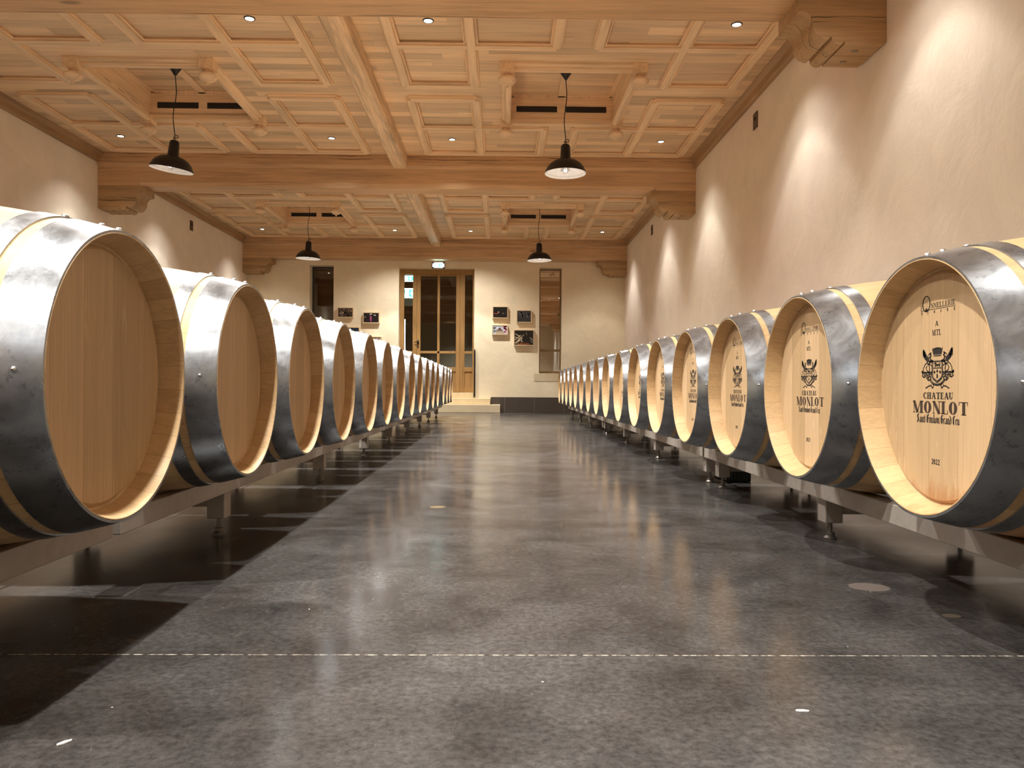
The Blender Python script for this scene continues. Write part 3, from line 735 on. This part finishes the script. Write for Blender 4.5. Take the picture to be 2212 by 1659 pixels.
def maker_logo():
    P = []; b0 = .183
    arc(P, -.0455, b0 + .006, .0165, .0185, 0, 360, .0036, .0022, 32); arc(P, -.0462, b0 + .006, .0142, .0172, 100, 260, .0020, .001, 16)
    for x in (-.0500, -.0425): rect(P, x, x + .0006, b0 - .009, b0 + .021)
    for (x, y) in ((-.048, -.007), (-.0455, -.0045), (-.043, -.007), (-.0455, -.0085), (-.0405, -.008), (-.049, -.010), (-.044, -.011)):
        P.append([(x + .0017 * math.cos(t * PI / 3), b0 + y + .0017 * math.sin(t * PI / 3)) for t in range(6)])
    P += text_serif('T', .0105, .0095, -.0665, b0 - .0015, T=.14, t=.07); P += text_serif('NNELLERIE', .0105, .0950, .0205, b0 - .0005, T=.14, t=.07)
    rect(P, -.0690, .0685, b0 - .0092, b0 - .0083); P += text_sans('REMOND', .0062, .131, .0005, b0 - .0148, .22)
    return P
def mark_mesh(polys, name):
    """thin ink shapes on the front head; viewed from -x, right of the picture is -y"""
    bm = B(); X = -(BL / 2 - .048) - .0004
    for p in polys:
        try: bm.faces.new([bm.verts.new((X, -a, b)) for a, b in p])
        except Exception: pass
    me = bpy.data.meshes.new(name); bm.to_mesh(me); bm.free(); return me
MARKS = [('maker_logo', maker_logo(), M_ink), ('grade_letters', text_serif('A', .0110, .0125, -.003, .1415, T=.18, t=.07) + text_serif('MTL', .0125, .0360, -.003, .1215, T=.18, t=.07), M_ink),
         ('crest', [[(a, b + .0435) for a, b in p] for p in crest()], M_ink), ('estate_lettering', text_serif('CHATEAU', .0145, .117, .002, -.0195, T=.24, t=.07), M_ink),
         ('estate_name', text_serif('MONLOT', .0275, .217, .006, -.0455, space=.04, T=.25, t=.05), M_ink2), ('appellation_lettering', text_black('Saint-Emilion Grand Cru', .0118, .168, .001, -.0745), M_ink),
         ('vintage', text_serif('2022', .0120, .0330, -.005, -.1665, space=.02, T=.16, t=.08), M_ink)]
def add_marks(head):
    for nm, polys, mat in MARKS:
        me = mark_mesh(polys, nm); me.materials.append(mat)
        o = bpy.data.objects.new(nm, me); COL.objects.link(o); o.parent = head

proto_l, _ = barrel(False)
proto_r, hr = barrel(True); add_marks(hr)
ordn = ['beside', 'nearest', 'second', 'third', 'fourth', 'fifth', 'sixth', 'seventh', 'eighth', 'ninth', 'tenth', 'eleventh', 'twelfth', 'thirteenth', 'fourteenth', 'fifteenth', 'last']
for i, y in enumerate(ZL):
    o = proto_l if i == 0 else copy_tree(proto_l)
    o.rotation_euler = (random.uniform(-.006, .006), 0, PI + .0111)
    o.location = (x_left(y) - BL / 2, y, .5557 - RB - .004)
    tag(o, ('oak barrel with plain unprinted head, %s in the left row counted from the camera' % ordn[i]) if 0 < i < 16 else ('plain oak barrel at the far end of the left row by the steps' if i else 'plain oak barrel of the left row beside the camera'), 'barrel', 'oak barrels of the left row')
for i, y in enumerate(ZR):
    o = proto_r if i == 0 else copy_tree(proto_r)
    o.rotation_euler = (random.uniform(-.004, .004), 0, -.0067)
    o.location = (x_right(y) + BL / 2, y, .5456 - RB - .004)
    lab = 'crest-printed oak barrel, %s in the right row counted from the camera' % ordn[i]
    if i == 0: lab = 'crest-printed oak barrel of the right row beside the camera'
    if i == 1: lab = 'nearest crest-printed oak barrel on the right, brown wine stains along the bottom'
    if i == 16: lab = 'oak barrel at the far end of the right row by the end wall'
    if i in (7, 8, 9):
        bm = B(); x = -BL / 2 + .040
        for s in range(5):
            a0, a1 = PI / 2 + .18 + s * .03, PI / 2 + .18 + (s + 1) * .03
            v = []
            for (xx, aa) in ((x - .028, a0), (x + .028, a0), (x + .028, a1), (x - .028, a1)):
                q = rad(xx) + .0045; v.append(bm.verts.new((xx, q * math.cos(aa), q * math.sin(aa))))
            bm.faces.new(v)
        obj('paper_label', bm, M_label, o, (0, 0, RB + .004)); lab = 'crest-printed oak barrel with a white hoop label, %s in the right row' % ordn[i]
    tag(o, lab, 'barrel', 'crest-printed oak barrels of the right row')
    if i == 1:
        for ch in o.children:
            if ch.name.startswith(('head', 'staves')):
                ch.data = ch.data.copy(); ch.data.materials[0] = M_head_st if ch.name.startswith('head') else M_stave_st

# ------------------------------------------------------------------ steel racks under the barrels
def rack(side, y0, y1, legs, top, lab, bars):
    """side -1 left row, +1 right row; local x runs from the aisle into the row"""
    xf = (lambda y: .931 + .0111 * y) if side < 0 else (lambda y: 1.104 + .0067 * y)
    yc = (y0 + y1) / 2; slope = .0111 if side < 0 else .0067
    r = empty('barrel_rack', (side * xf(yc), yc, 0), -side * math.atan(slope)); tag(r, lab, 'rack', 'steel racks under the barrels')
    L = (y1 - y0) / 2; b = top - .058
    for k, x in enumerate((0.0, .50)):
        bm = B(); a = side * x; c = side * (x + .06); box(bm, min(a, c), max(a, c), -L, L, b, top)
        for (p, q) in zip(bars, bars[1:]):       # low wedges between neighbouring barrels
            m = (p + q) / 2 - yc
            prism(bm, [(m - .17, top - .001), (m - .10, top + .020), (m + .10, top + .020), (m + .17, top - .001)], 'x', min(a, c) + .004, max(a, c) - .004)
        obj('rail', bm, M_rack, r, bevel=.003)
    for (ly) in legs:
        m = ly - yc
        for x in (.03, .50):
            bm = B(); a = side * x; c = side * (x + .062); box(bm, min(a, c), max(a, c), m, m + .072, .062, b); lg = obj('leg', bm, M_rack, r, bevel=.003)
            bm = B(); cx, cy = (a + c) / 2, m + .036
            lathe(bm, [(0, .0), (.024, .0), (.024, .006), (.016, .014), (.016, .024), (.008, .026), (.008, .064), (0, .064)], 14, c=(cx, cy, 0)); obj('levelling_foot', bm, M_foot, lg, smooth=30)
        bm = B(); a, c = sorted((side * .09, side * .51)); box(bm, a, c, m + .012, m + .052, b - .06, b - .012); obj('cross_bar', bm, M_rack, r)
TL, TR = .2205, .2105
gapl = [(-.0, 1.90), (1.94, 6.46), (6.50, 10.62), (10.66, 13.95)]
legl = [[.05, 1.25], [2.764, 4.377, 5.873], [7.30, 8.80, 10.30], [11.72, 13.30]]
labl = ['grey steel rack under the nearest barrels of the left row', 'grey steel rack under the second to seventh barrels of the left row', 'grey steel rack under the middle barrels of the left row', 'grey steel rack under the farthest barrels of the left row']
for (a, b), lg, lab in zip(gapl, legl, labl): rack(-1, a, b, lg, TL, lab, [y for y in ZL if a < y < b])
gapr = [(.2, 4.29), (4.33, 9.03), (9.07, 13.85)]
legr = [[1.20, 2.718, 4.10], [4.36, 5.85, 7.42, 8.90], [9.10, 10.6, 12.1, 13.6]]
labr = ['grey steel rack under the four nearest barrels of the right row', 'grey steel rack under the middle barrels of the right row', 'grey steel rack under the farthest barrels of the right row']
for (a, b), lg, lab in zip(gapr, legr, labr): rack(1, a, b, lg, TR, lab, [y for y in ZR if a < y < b])

# ------------------------------------------------------------------ pendant lamps
def pendant():
    r = empty('pendant_lamp')
    top = 3.906 - 2.80
    bm = B(); lathe(bm, [(0, top), (.066, top), (.070, top - .022), (.062, top - .034), (.012, top - .112), (.006, top - .116), (0, top - .116)], 28); obj('ceiling_cup', bm, M_black, r, smooth=40)
    pts = []
    for i in range(25):
        t = i / 24; z = top - .09 - t * (top - .09 - .372); pts.append((.018 * math.sin(t * 5.3 + .4) * math.sin(PI * t) - .004 * math.sin(PI * t), .01 * math.sin(t * 6) * math.sin(PI * t), z))
    bm = B(); tube(bm, pts, .0048, 8); obj('cable', bm, M_cable, r, smooth=60)
    bm = B(); tube(bm, [(0, 0, .372), (.012, 0, .360), (.03, .0, .362), (.038, 0, .348), (.030, 0, .333), (.010, 0, .335)], .0042, 8); obj('cable_loop', bm, M_cable, r, smooth=60)
    bm = B(); lathe(bm, [(0, .378), (.006, .376), (.008, .360), (.006, .352), (.012, .346), (.013, .328), (.007, .322), (.005, .308), (0, .308)], 14)
    tube(bm, [(-.012, 0, .345), (-.017, 0, .335), (-.012, 0, .325), (0, 0, .320)], .003, 6); obj('hook', bm, M_brass, r, smooth=40)
    prof = [(0, .312), (.030, .310), (.043, .300), (.049, .284), (.056, .150), (.060, .142), (.085, .140), (.125, .128), (.168, .098), (.196, .062), (.206, .030), (.214, .026), (.218, .004), (.220, .0)]
    bm = B(); lathe(bm, prof, 64); sh = obj('shade', bm, M_black, r, smooth=35)
    inner = [(.0, .128), (.06, .128), (.12, .116), (.160, .090), (.190, .056), (.202, .026), (.209, .022), (.215, .0), (.220, .0)]
    bm = B(); lathe(bm, inner, 64); obj('shade_lining', bm, M_white, sh, smooth=35)
    bm = B(); lathe(bm, [(0, .128), (.022, .128), (.022, .090), (0, .090)], 16); obj('lamp_socket', bm, M_black, r, smooth=30)
    bm = B(); lathe(bm, [(.014, .092), (.018, .080), (.030, .058), (.034, .036), (.028, .016), (.014, .006), (0, .004)], 24); obj('bulb', bm, M_bulb, r, smooth=60)
    bm = B(); lathe(bm, [(.050, .125), (.050, .030), (.048, .030), (.048, .125)], 32, closed=True); obj('glass_sleeve', bm, M_bulb, r, smooth=60)
    pd = bpy.data.lights.new('lining_fill', 'POINT'); pd.energy = .22; pd.color = (1, .93, .86); pd.shadow_soft_size = .02  # bulb is unlit; point light added to brighten the white lining
    po = bpy.data.objects.new('lining_fill', pd); COL.objects.link(po); po.parent = r; po.location = (0, 0, .045)
    return r
pp = pendant()
pl = [(HALF[0], 8.12, 'black pendant lamp with white inside, near left, hanging slightly crooked', (.06, .13)), (HALF[1] - .01, 8.12, 'black enamel pendant lamp with white inside, near right, before the middle beam', (0, 0)),
      (HALF[0], 13.72, 'small-looking black pendant lamp far left, in front of the end wall', (.02, .03)), (HALF[1] - .02, 13.72, 'small-looking black pendant lamp far right, above the right window', (0, -.02))]
for i, (x, y, lab, tilt) in enumerate(pl):
    o = pp if i == 0 else copy_tree(pp)
    o.location = (x, y, 2.80); tag(o, lab, 'pendant lamp', 'black pendant lamps')
    if tilt != (0, 0):
        for ch in o.children:
            if ch.name.split('.')[0] in ('shade', 'lamp_socket', 'bulb', 'glass_sleeve'):
                ch.matrix_parent_inverse = Matrix.Translation((0, 0, .31)) @ Matrix.Rotation(tilt[1], 4, 'Y') @ Matrix.Rotation(tilt[0], 4, 'X') @ Matrix.Translation((0, 0, -.31))

# ------------------------------------------------------------------ door
YD = Y1 + .20
dr = S(empty('door_1', (-1.405, YD, .41)))
def dbox(name, x0, x1, z0, z1, y0=0.0, y1=.06, mat=M_door, parent=None, bev=.004):
    bm = B(); box(bm, x0 + 1.405, x1 + 1.405, y0, y1, z0 - .41, z1 - .41); return obj(name, bm, mat, parent or dr, bevel=bev)
dbox('frame', -2.205, -2.118, .411, 3.059, -.01, .08); dbox('frame', -.645, -.605, .411, 3.059, -.01, .08); dbox('frame', -2.118, -.645, 2.945, 3.059, -.01, .08)
dbox('frame_post', -1.932, -1.850, .411, 2.945, -.005, .07); dbox('frame_post', -.915, -.815, .411, 2.945, -.005, .07); dbox('post_bead', -.885, -.85, .411, 2.945, -.018, -.005)
for (a, b) in ((-2.118, -1.932), (-.815, -.645)):
    dbox('glazing_bar', a, b, 1.248, 1.30, .0, .05); dbox('panel_rail', a, b, .86, .955, 0, .05); dbox('bottom_panel', a, b, .411, .86, .018, .04)
    dbox('bottom_rail', a, b, .411, .53, 0, .05)
    dbox('glass_pane', a, b, .955, 2.945, .024, .027, M_glass_door, bev=0)
leaf = empty('door_leaf', (0, 0, 0), 0, dr)
def lbox(name, x0, x1, z0, z1, y0=.004, y1=.055, mat=M_door, bev=.004): return dbox(name, x0, x1, z0, z1, y0, y1, mat, leaf, bev)
lbox('stile', -1.848, -1.765, .415, 2.943); lbox('stile', -1.002, -.917, .415, 2.943); lbox('top_rail', -1.765, -1.002, 2.915, 2.943); lbox('glazing_bar', -1.404, -1.352, .955, 2.915, .0, .05)
lbox('glazing_bar', -1.765, -1.002, 1.248, 1.30, .0, .05); lbox('lock_rail', -1.765, -1.002, .86, .955); lbox('bottom_rail', -1.765, -1.002, .415, .53); lbox('bottom_panel', -1.765, -1.002, .53, .86, .022, .04)
lbox('panel_moulding', -1.70, -1.07, .56, .84, .012, .023); lbox('glass_pane', -1.765, -1.002, .955, 2.915, .026, .029, M_glass_door, 0)
bm = B(); ox, oz = -1.815 + 1.405, 1.49 - .41
prism(bm, [(ox - .016, oz - .055), (ox + .016, oz - .055), (ox + .022, oz - .02), (ox + .014, oz + .03), (ox, oz + .055), (ox - .014, oz + .03), (ox - .022, oz - .02)], 'y', -.006, .004)
box(bm, ox - .012, ox + .012, -.04, -.006, oz - .01, oz + .012); tube(bm, [(ox, -.038, oz), (ox - .03, -.042, oz + .004), (ox - .075, -.040, oz - .006)], .008)
obj('door_handle', bm, M_iron, leaf, bevel=.002)
bm = B(); prism(bm, [(ox - .018, oz - .10), (ox, oz - .13), (ox + .018, oz - .10), (ox, oz - .07)], 'y', -.006, .004); obj('keyhole_plate', bm, M_iron, leaf)
# dark unlit passage beyond the door
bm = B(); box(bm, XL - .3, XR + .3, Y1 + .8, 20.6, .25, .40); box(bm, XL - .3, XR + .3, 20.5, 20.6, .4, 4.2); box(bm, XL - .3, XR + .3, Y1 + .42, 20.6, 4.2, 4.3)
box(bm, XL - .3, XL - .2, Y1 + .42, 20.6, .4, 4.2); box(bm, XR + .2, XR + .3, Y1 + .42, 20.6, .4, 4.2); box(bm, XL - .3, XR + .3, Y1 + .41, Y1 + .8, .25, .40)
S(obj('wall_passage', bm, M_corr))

# ------------------------------------------------------------------ windows
def window(n, x0, x1, z0, z1, glass, bars, matf, matb):
    r = S(empty('window_%d' % n, ((x0 + x1) / 2, Y1 + .22, z0))); c = (x0 + x1) / 2
    def wb(nm, a, b, p, q, y0=0, y1=.05, m=matf, bev=.003):
        bm = B(); box(bm, a - c, b - c, y0, y1, p - z0, q - z0); return obj(nm, bm, m, r, bevel=bev)
    e = .001; fw = .03
    wb('frame', x0 + e, x0 + fw, z0 + e, z1 - e); wb('frame', x1 - fw, x1 - e, z0 + e, z1 - e); wb('frame', x0 + fw, x1 - fw, z1 - fw, z1 - e); wb('frame', x0 + fw, x1 - fw, z0 + e, z0 + .05, m=matb)
    for b in bars: wb('glazing_bar', x0 + fw, x1 - fw, b - .024, b + .024, m=matb)
    wb('glass_pane', x0 + fw - .005, x1 - fw + .005, z0 + .045, z1 - fw + .005, .022, .026, glass, 0)
    return r
window(1, *OPEN[0][:4], M_glass_l, [1.33], M_dwin, M_dwin)
window(2, *OPEN[2][:4], M_glass_r, [1.33], M_bwin, M_bwin)
for (a, b) in ((-4.20, -3.49), (.677, 1.365)):
    bm = B(); box(bm, a, b, Y1 - .006, Y1 + .2, .66, .829); o = obj('trim_%d' % n, bm, M_sill, bevel=.003); S(o); n += 1

# ------------------------------------------------------------------ skirting and steps
bm = B(); box(bm, -.24, XR - .001, Y1 - .022, Y1 - .0005, .001, .32); S(obj('baseboard_back', bm, M_skirt, bevel=.003))
bm = B(); box(bm, XL + .001, -2.74, Y1 - .022, Y1 - .0005, .001, .32); S(obj('baseboard_back_left', bm, M_skirt, bevel=.003))
for nm, a, b in (('baseboard_right', XR - .022, XR - .0005), ('baseboard_left', XL + .0005, XL + .022)):
    bm = B(); box(bm, a, b, Y0 + .01, Y1 - .024, .001, .32); S(obj(nm, bm, M_skirt))
for (a, b, y, z0, z1, lab) in ((-2.72, -.038, 15.9, .0, .165, 'wide pale stone bottom step before the glazed door'), (-2.50, -.25, 16.13, .165, .290, 'pale stone middle step before the glazed door'), (-2.2, -.61, 16.36, .289, .409, 'pale stone top step in the door opening')):
    bm = B(); box(bm, a, b, y, Y1 - .001 if z0 < .25 else Y1 + .37, z0 + .001, z1); tag(obj('stone_step', bm, M_step if z0 > .1 else M_sill, bevel=.006), lab, 'step', 'stone steps to the door')
bm = B(); prism(bm, [(16.347, .322), (16.347, 1.33), (16.30, 1.29), (16.30, .322)], 'x', -.602, -.572)  # narrow black strip beside the door
tag(obj('black_strip', bm, M_black), 'tall narrow black strip on the wall corner right of the glazed door', 'corner guard')

# ------------------------------------------------------------------ exit signs
M_sgreen = emit('sign_green', (.03, .55, .38), 2.2); M_swhite = emit('sign_white', (.70, 1.0, .98), 3.2); M_sbar = emit('sign_edge_light', (.85, 1, 1), 3.5)
def exit_sign(x, y, z, W, H, lab, hung=True):
    r = tag(empty('exit_sign', (x, y, z)), lab, 'exit sign', 'lit emergency exit signs')
    bm = B(); box(bm, -W / 2 - .04, W / 2 + .04, 0, .05, -H / 2 - .01, H / 2 + .012); obj('housing', bm, M_black, r, bevel=.006)
    bm = B(); box(bm, -W / 2, W / 2, -.004, 0, -H / 2, H / 2); f = obj('lit_panel', bm, M_swhite, r)
    P = []; rect(P, .03 * W, .42 * W, -.38 * H, .38 * H); rect(P, -.42 * W, -.10 * W, -.38 * H, .38 * H)
    bm = B()
    for p in P: bm.faces.new([bm.verts.new((a, -.005, b)) for a, b in p])
    obj('green_field', bm, M_sgreen, f)
    P = []; cx = .225 * W; rect(P, cx - .03 * W, cx + .03 * W, 0, .3 * H); P.append([(cx - .12 * W, .02 * H), (cx, -.3 * H), (cx + .12 * W, .02 * H)])
    cx = -.26 * W; rect(P, cx + .04 * W, cx + .12 * W, -.3 * H, .3 * H); rect(P, cx - .09 * W, cx - .05 * W, .12 * H, .26 * H); quad(P, (cx - .06 * W, .1 * H), (cx - .02 * W, -.08 * H), .05 * H * 2); quad(P, (cx - .02 * W, -.08 * H), (cx - .11 * W, -.3 * H), .09 * H); quad(P, (cx - .02 * W, -.08 * H), (cx + .02 * W, -.3 * H), .09 * H)
    bm = B()
    for p in P: bm.faces.new([bm.verts.new((a, -.006, b)) for a, b in p])
    obj('pictogram', bm, M_swhite, f)
    for s in (-1, 1):
        bm = B(); box(bm, s * (W / 2 + .02) - .008, s * (W / 2 + .02) + .008, -.006, 0, -H * .32, H * .32); obj('side_lamp', bm, M_sbar, r)
    if hung:
        bm = B(); box(bm, -.10, .10, -.01, .045, H / 2 + .012, H / 2 + .024); obj('mounting_plate', bm, M_white, r)
    return r
exit_sign(-1.368, Y1 - .052, 3.105, .185, .105, 'lit green and white exit sign on the wall above the glazed door')
exit_sign(-2.16, 17.45, 2.98, .30, .135, 'green and white exit sign glowing behind the left side pane, the upper one', False)
exit_sign(-2.14, 17.5, 2.655, .34, .22, 'bright cyan and white exit sign behind the left side pane, the lower one', False)
bm = B(); box(bm, -2.30, -1.98, 17.46, 17.50, 2.36, 2.53); tag(obj('notice_board', bm, plain('grey_board', (.4, .42, .45))), 'grey board under the glowing signs behind the left side pane', 'board')
bm = B(); box(bm, -2.228, -2.212, 17.5, 17.52, 1.35, 2.06); tag(obj('light_strip', bm, M_sbar), 'thin vertical strip of white light behind the left side pane of the door', 'light strip')

# ------------------------------------------------------------------ framed photographs
def flat(name, polys, mat, parent, y):
    bm = B()
    for p in polys: bm.faces.new([bm.verts.new((a, y, b)) for a, b in p])
    return obj(name, bm, mat, parent)
def pic(x0, x1, z1, z0, kind, lab):
    c = (x0 + x1) / 2; m = (z0 + z1) / 2; W, H = x1 - x0, z1 - z0
    r = tag(empty('framed_photo', (c, Y1, m)), lab, 'picture', 'small framed photographs on the end wall')
    t = .014
    bm = B(); box(bm, -W / 2, W / 2, -.070, -.001, -H / 2, -H / 2 + t); box(bm, -W / 2, W / 2, -.070, -.001, H / 2 - t, H / 2); box(bm, -W / 2, -W / 2 + t, -.070, -.001, -H / 2 + t, H / 2 - t); box(bm, W / 2 - t, W / 2, -.070, -.001, -H / 2 + t, H / 2 - t)
    obj('frame', bm, M_frame, r)
    w2, h2 = W / 2 - t, H / 2 - t
    def R(a, b, c_, d): return [(a * w2, c_ * h2), (b * w2, c_ * h2), (b * w2, d * h2), (a * w2, d * h2)]
    col = {'dark': (.008, .007, .008), 'mist': (.035, .033, .036), 'house': (.45, .48, .56), 'fire': (.008, .008, .007), 'crowd': (.045, .026, .016), 'night': (.010, .006, .008), 'dusk': (.012, .03, .06), 'people': (.30, .22, .18)}[kind]
    bm = B(); box(bm, -w2, w2, -.062, -.052, -h2, h2); im = obj('picture', bm, plain('photo_' + kind, col, .35), r)
    def add(nm, polys, colr): flat(nm, polys, plain('photo_%s_%s' % (kind, nm), colr, .4), im, -.0625)
    rs = random.Random(kind)
    def blobs(n, a, b, c_, d, s):
        out = []
        for i in range(n):
            x, z, q = rs.uniform(a, b) * w2, rs.uniform(c_, d) * h2, rs.uniform(.5, 1) * s
            q2 = q * rs.uniform(.5, 1); k = 6
            pts = [(x + q * math.cos(j * 2 * PI / k), z + q2 * math.sin(j * 2 * PI / k)) for j in range(k)]
            pts = [(max(-w2, min(w2, p[0])), max(-h2, min(h2, p[1]))) for p in pts]
            out.append(pts)
        return out
    def lines(sp, wd):
        P = []
        for a, b in sp: quad(P, (a[0] * w2, a[1] * h2), (b[0] * w2, b[1] * h2), wd)
        return P
    if kind == 'dark':
        add('glow', lines([((-.9, -.18), (-.5, -.25)), ((-.5, -.25), (-.2, -.08))], .012), (.55, .10, .05)); add('lamps', blobs(3, -.3, -.1, -.1, .1, .008) + blobs(2, .4, .5, -.2, -.1, .009), (.8, .75, .6)); add('horizon', lines([((-.1, -.1), (.9, -.1))], .003), (.06, .05, .05))
    if kind == 'mist': add('smoke', blobs(14, -.9, .0, -.1, .8, .028), (.16, .15, .16)); add('smoke_light', blobs(8, -.6, -.1, -.2, .4, .014), (.34, .31, .32)); add('trees', blobs(10, .1, .9, -.2, .9, .022), (.08, .075, .08)); add('sun_gap', lines([((.4, .2), (.45, -.1))], .01), (.4, .38, .36))
    if kind == 'house':
        add('cloud', blobs(10, -.7, .7, .2, .9, .03), (.72, .74, .80)); add('facade', [[(-.55 * w2, -h2), (.6 * w2, -h2), (.45 * w2, -.25 * h2), (-.5 * w2, -.25 * h2)]], (.40, .33, .25)); add('roof', [[(-.55 * w2, -.3 * h2), (.5 * w2, -.3 * h2), (-.05 * w2, .55 * h2)]], (.22, .13, .09))
        add('shrubs', blobs(12, -1, -.5, -.9, .6, .022), (.12, .14, .09)); add('red_tree', blobs(12, .6, .95, -.6, .8, .026), (.42, .03, .06))
    if kind == 'fire':
        add('streaks', lines([((-.95, -.75), (-.1, .3)), ((-.85, -.85), (.0, .45)), ((-.95, .1), (-.3, -.2)), ((-.9, .55), (-.5, .2)), ((-.5, .35), (-.2, -.3)), ((-.7, -.6), (-.35, -.35)), ((-.95, -.3), (-.3, .35)), ((-.3, -.35), (-.15, -.6)), ((-.45, .1), (-.15, -.1))], .011), (.82, .66, .44))
        add('thin_streaks', lines([((.6, .1), (.95, -.5)), ((.65, -.35), (.95, -.75)), ((.75, .0), (.95, -.3)), ((.25, .75), (.3, .4))], .006), (.55, .5, .42)); add('glow', blobs(30, -.7, .6, -.95, -.72, .016), (.55, .15, .04))
    if kind == 'crowd': add('faces', blobs(16, -.9, .9, .2, .9, .014), (.35, .22, .14)); add('pale_faces', blobs(8, -.8, -.1, -.4, .2, .018), (.50, .36, .24)); add('dark_shapes', blobs(8, -.1, .6, -.8, .3, .03), (.012, .010, .010)); add('hands', blobs(5, -.8, .9, -.9, -.5, .014), (.3, .22, .17))
    if kind == 'night': add('lights', blobs(4, -.2, .3, .55, .9, .018) + blobs(2, .4, .6, .3, .7, .016) + blobs(2, -.9, -.7, 0, .3, .010), (.80, .70, .60)); add('figure', [R(-.16, .06, -.55, .35), R(-.1, .02, -.85, -.5)], (.45, .08, .25))
    if kind == 'dusk': add('sky_light', [R(-1, -.1, .1, .9)], (.35, .32, .34)); add('blue', blobs(10, .1, .95, -.4, .4, .025), (.05, .14, .28)); add('lit_ground', blobs(9, -.8, -.1, -.9, -.2, .022), (.55, .4, .36))
    if kind == 'people': add('dark_shapes', blobs(12, -.6, .9, -.8, .6, .022), (.07, .05, .045)); add('pale_shapes', blobs(10, -.8, .9, -.6, .9, .02), (.55, .48, .44))
pic(-.213, .114, 2.243, 1.992, 'dark', 'framed black night photo with a red streak, upper left of four right of door')
pic(.298, .615, 2.166, 1.906, 'mist', 'framed grey photo of smoke and trees, upper right of the four right of the door')
pic(-.222, .111, 1.849, 1.644, 'house', 'framed photo of a steep-roofed house with a red tree, right of the door')
pic(.241, .668, 1.749, 1.417, 'fire', 'largest framed photo, bright firework streaks on black, beside the right window')
pic(-3.493, -3.157, 2.197, 1.983, 'crowd', 'framed brown photo of a crowd, beside the left window')
pic(-2.952, -2.606, 2.097, 1.869, 'night', 'framed dark photo with a small pink figure and lights, left of the door')
pic(-3.379, -3.024, 1.781, 1.542, 'dusk', 'framed blue evening photo half hidden behind the left barrels')
pic(-2.836, -2.558, 1.585, 1.368, 'people', 'framed pale photo of people just above the left barrels')

# ------------------------------------------------------------------ small plates on the side walls
def plate(x, s, y, z, lab):
    bm = B(); box(bm, min(0, s * .012), max(0, s * .012), -.06, .06, -.085, .085)
    r = tag(obj('wall_plate', bm, M_plate, None, (x, y, z), bevel=.003), lab, 'wall plate', 'small brown plates high on the walls')
    bm = B(); lathe(bm, [(0, 0), (.022, 0), (.018, .006), (0, .008)], 16, 'x'); o = obj('knob', bm, M_iron, r, (s * .012, 0, .02)); o.scale = (s, 1, 1)
plate(XR, -1, 7.87, 3.295, 'small brown plate high on the right wall near the top beam corbel')
plate(XR, -1, 13.34, 3.284, 'small brown plate high on the right wall near the far corner')
plate(XL, 1, 13.41, 3.305, 'small brown plate high on the left wall past the middle beam')
# low box under the right rack
bm = B(); box(bm, 1.30, 1.44, 4.42, 4.68, .001, .10); r = tag(obj('junction_box', bm, M_black, bevel=.004), 'small black slatted box on the floor under the right barrels', 'box')
bm = B()
for k in range(8): box(bm, 1.30 + .008 + k * .017, 1.30 + .013 + k * .017, 4.416, 4.42, .012, .09)
obj('slat', bm, M_slat, r)

# chips of plaster lying on the floor
def chip(x, y, rz, lab):
    bm = B(); prism(bm, [(-.011, -.002), (-.003, -.004), (.010, -.0025), (.012, .001), (.002, .004), (-.009, .002)], 'z', 0, .002)
    o = tag(obj('plaster_chip', bm, M_label, None, (x, y, .0005)), lab, 'chip'); o.rotation_euler = (0, 0, rz)
chip(.505, 1.281, -.15, 'tiny white chip on the floor in the right foreground')
chip(-.655, 1.165, .9, 'tiny white chip on the floor in the left foreground')
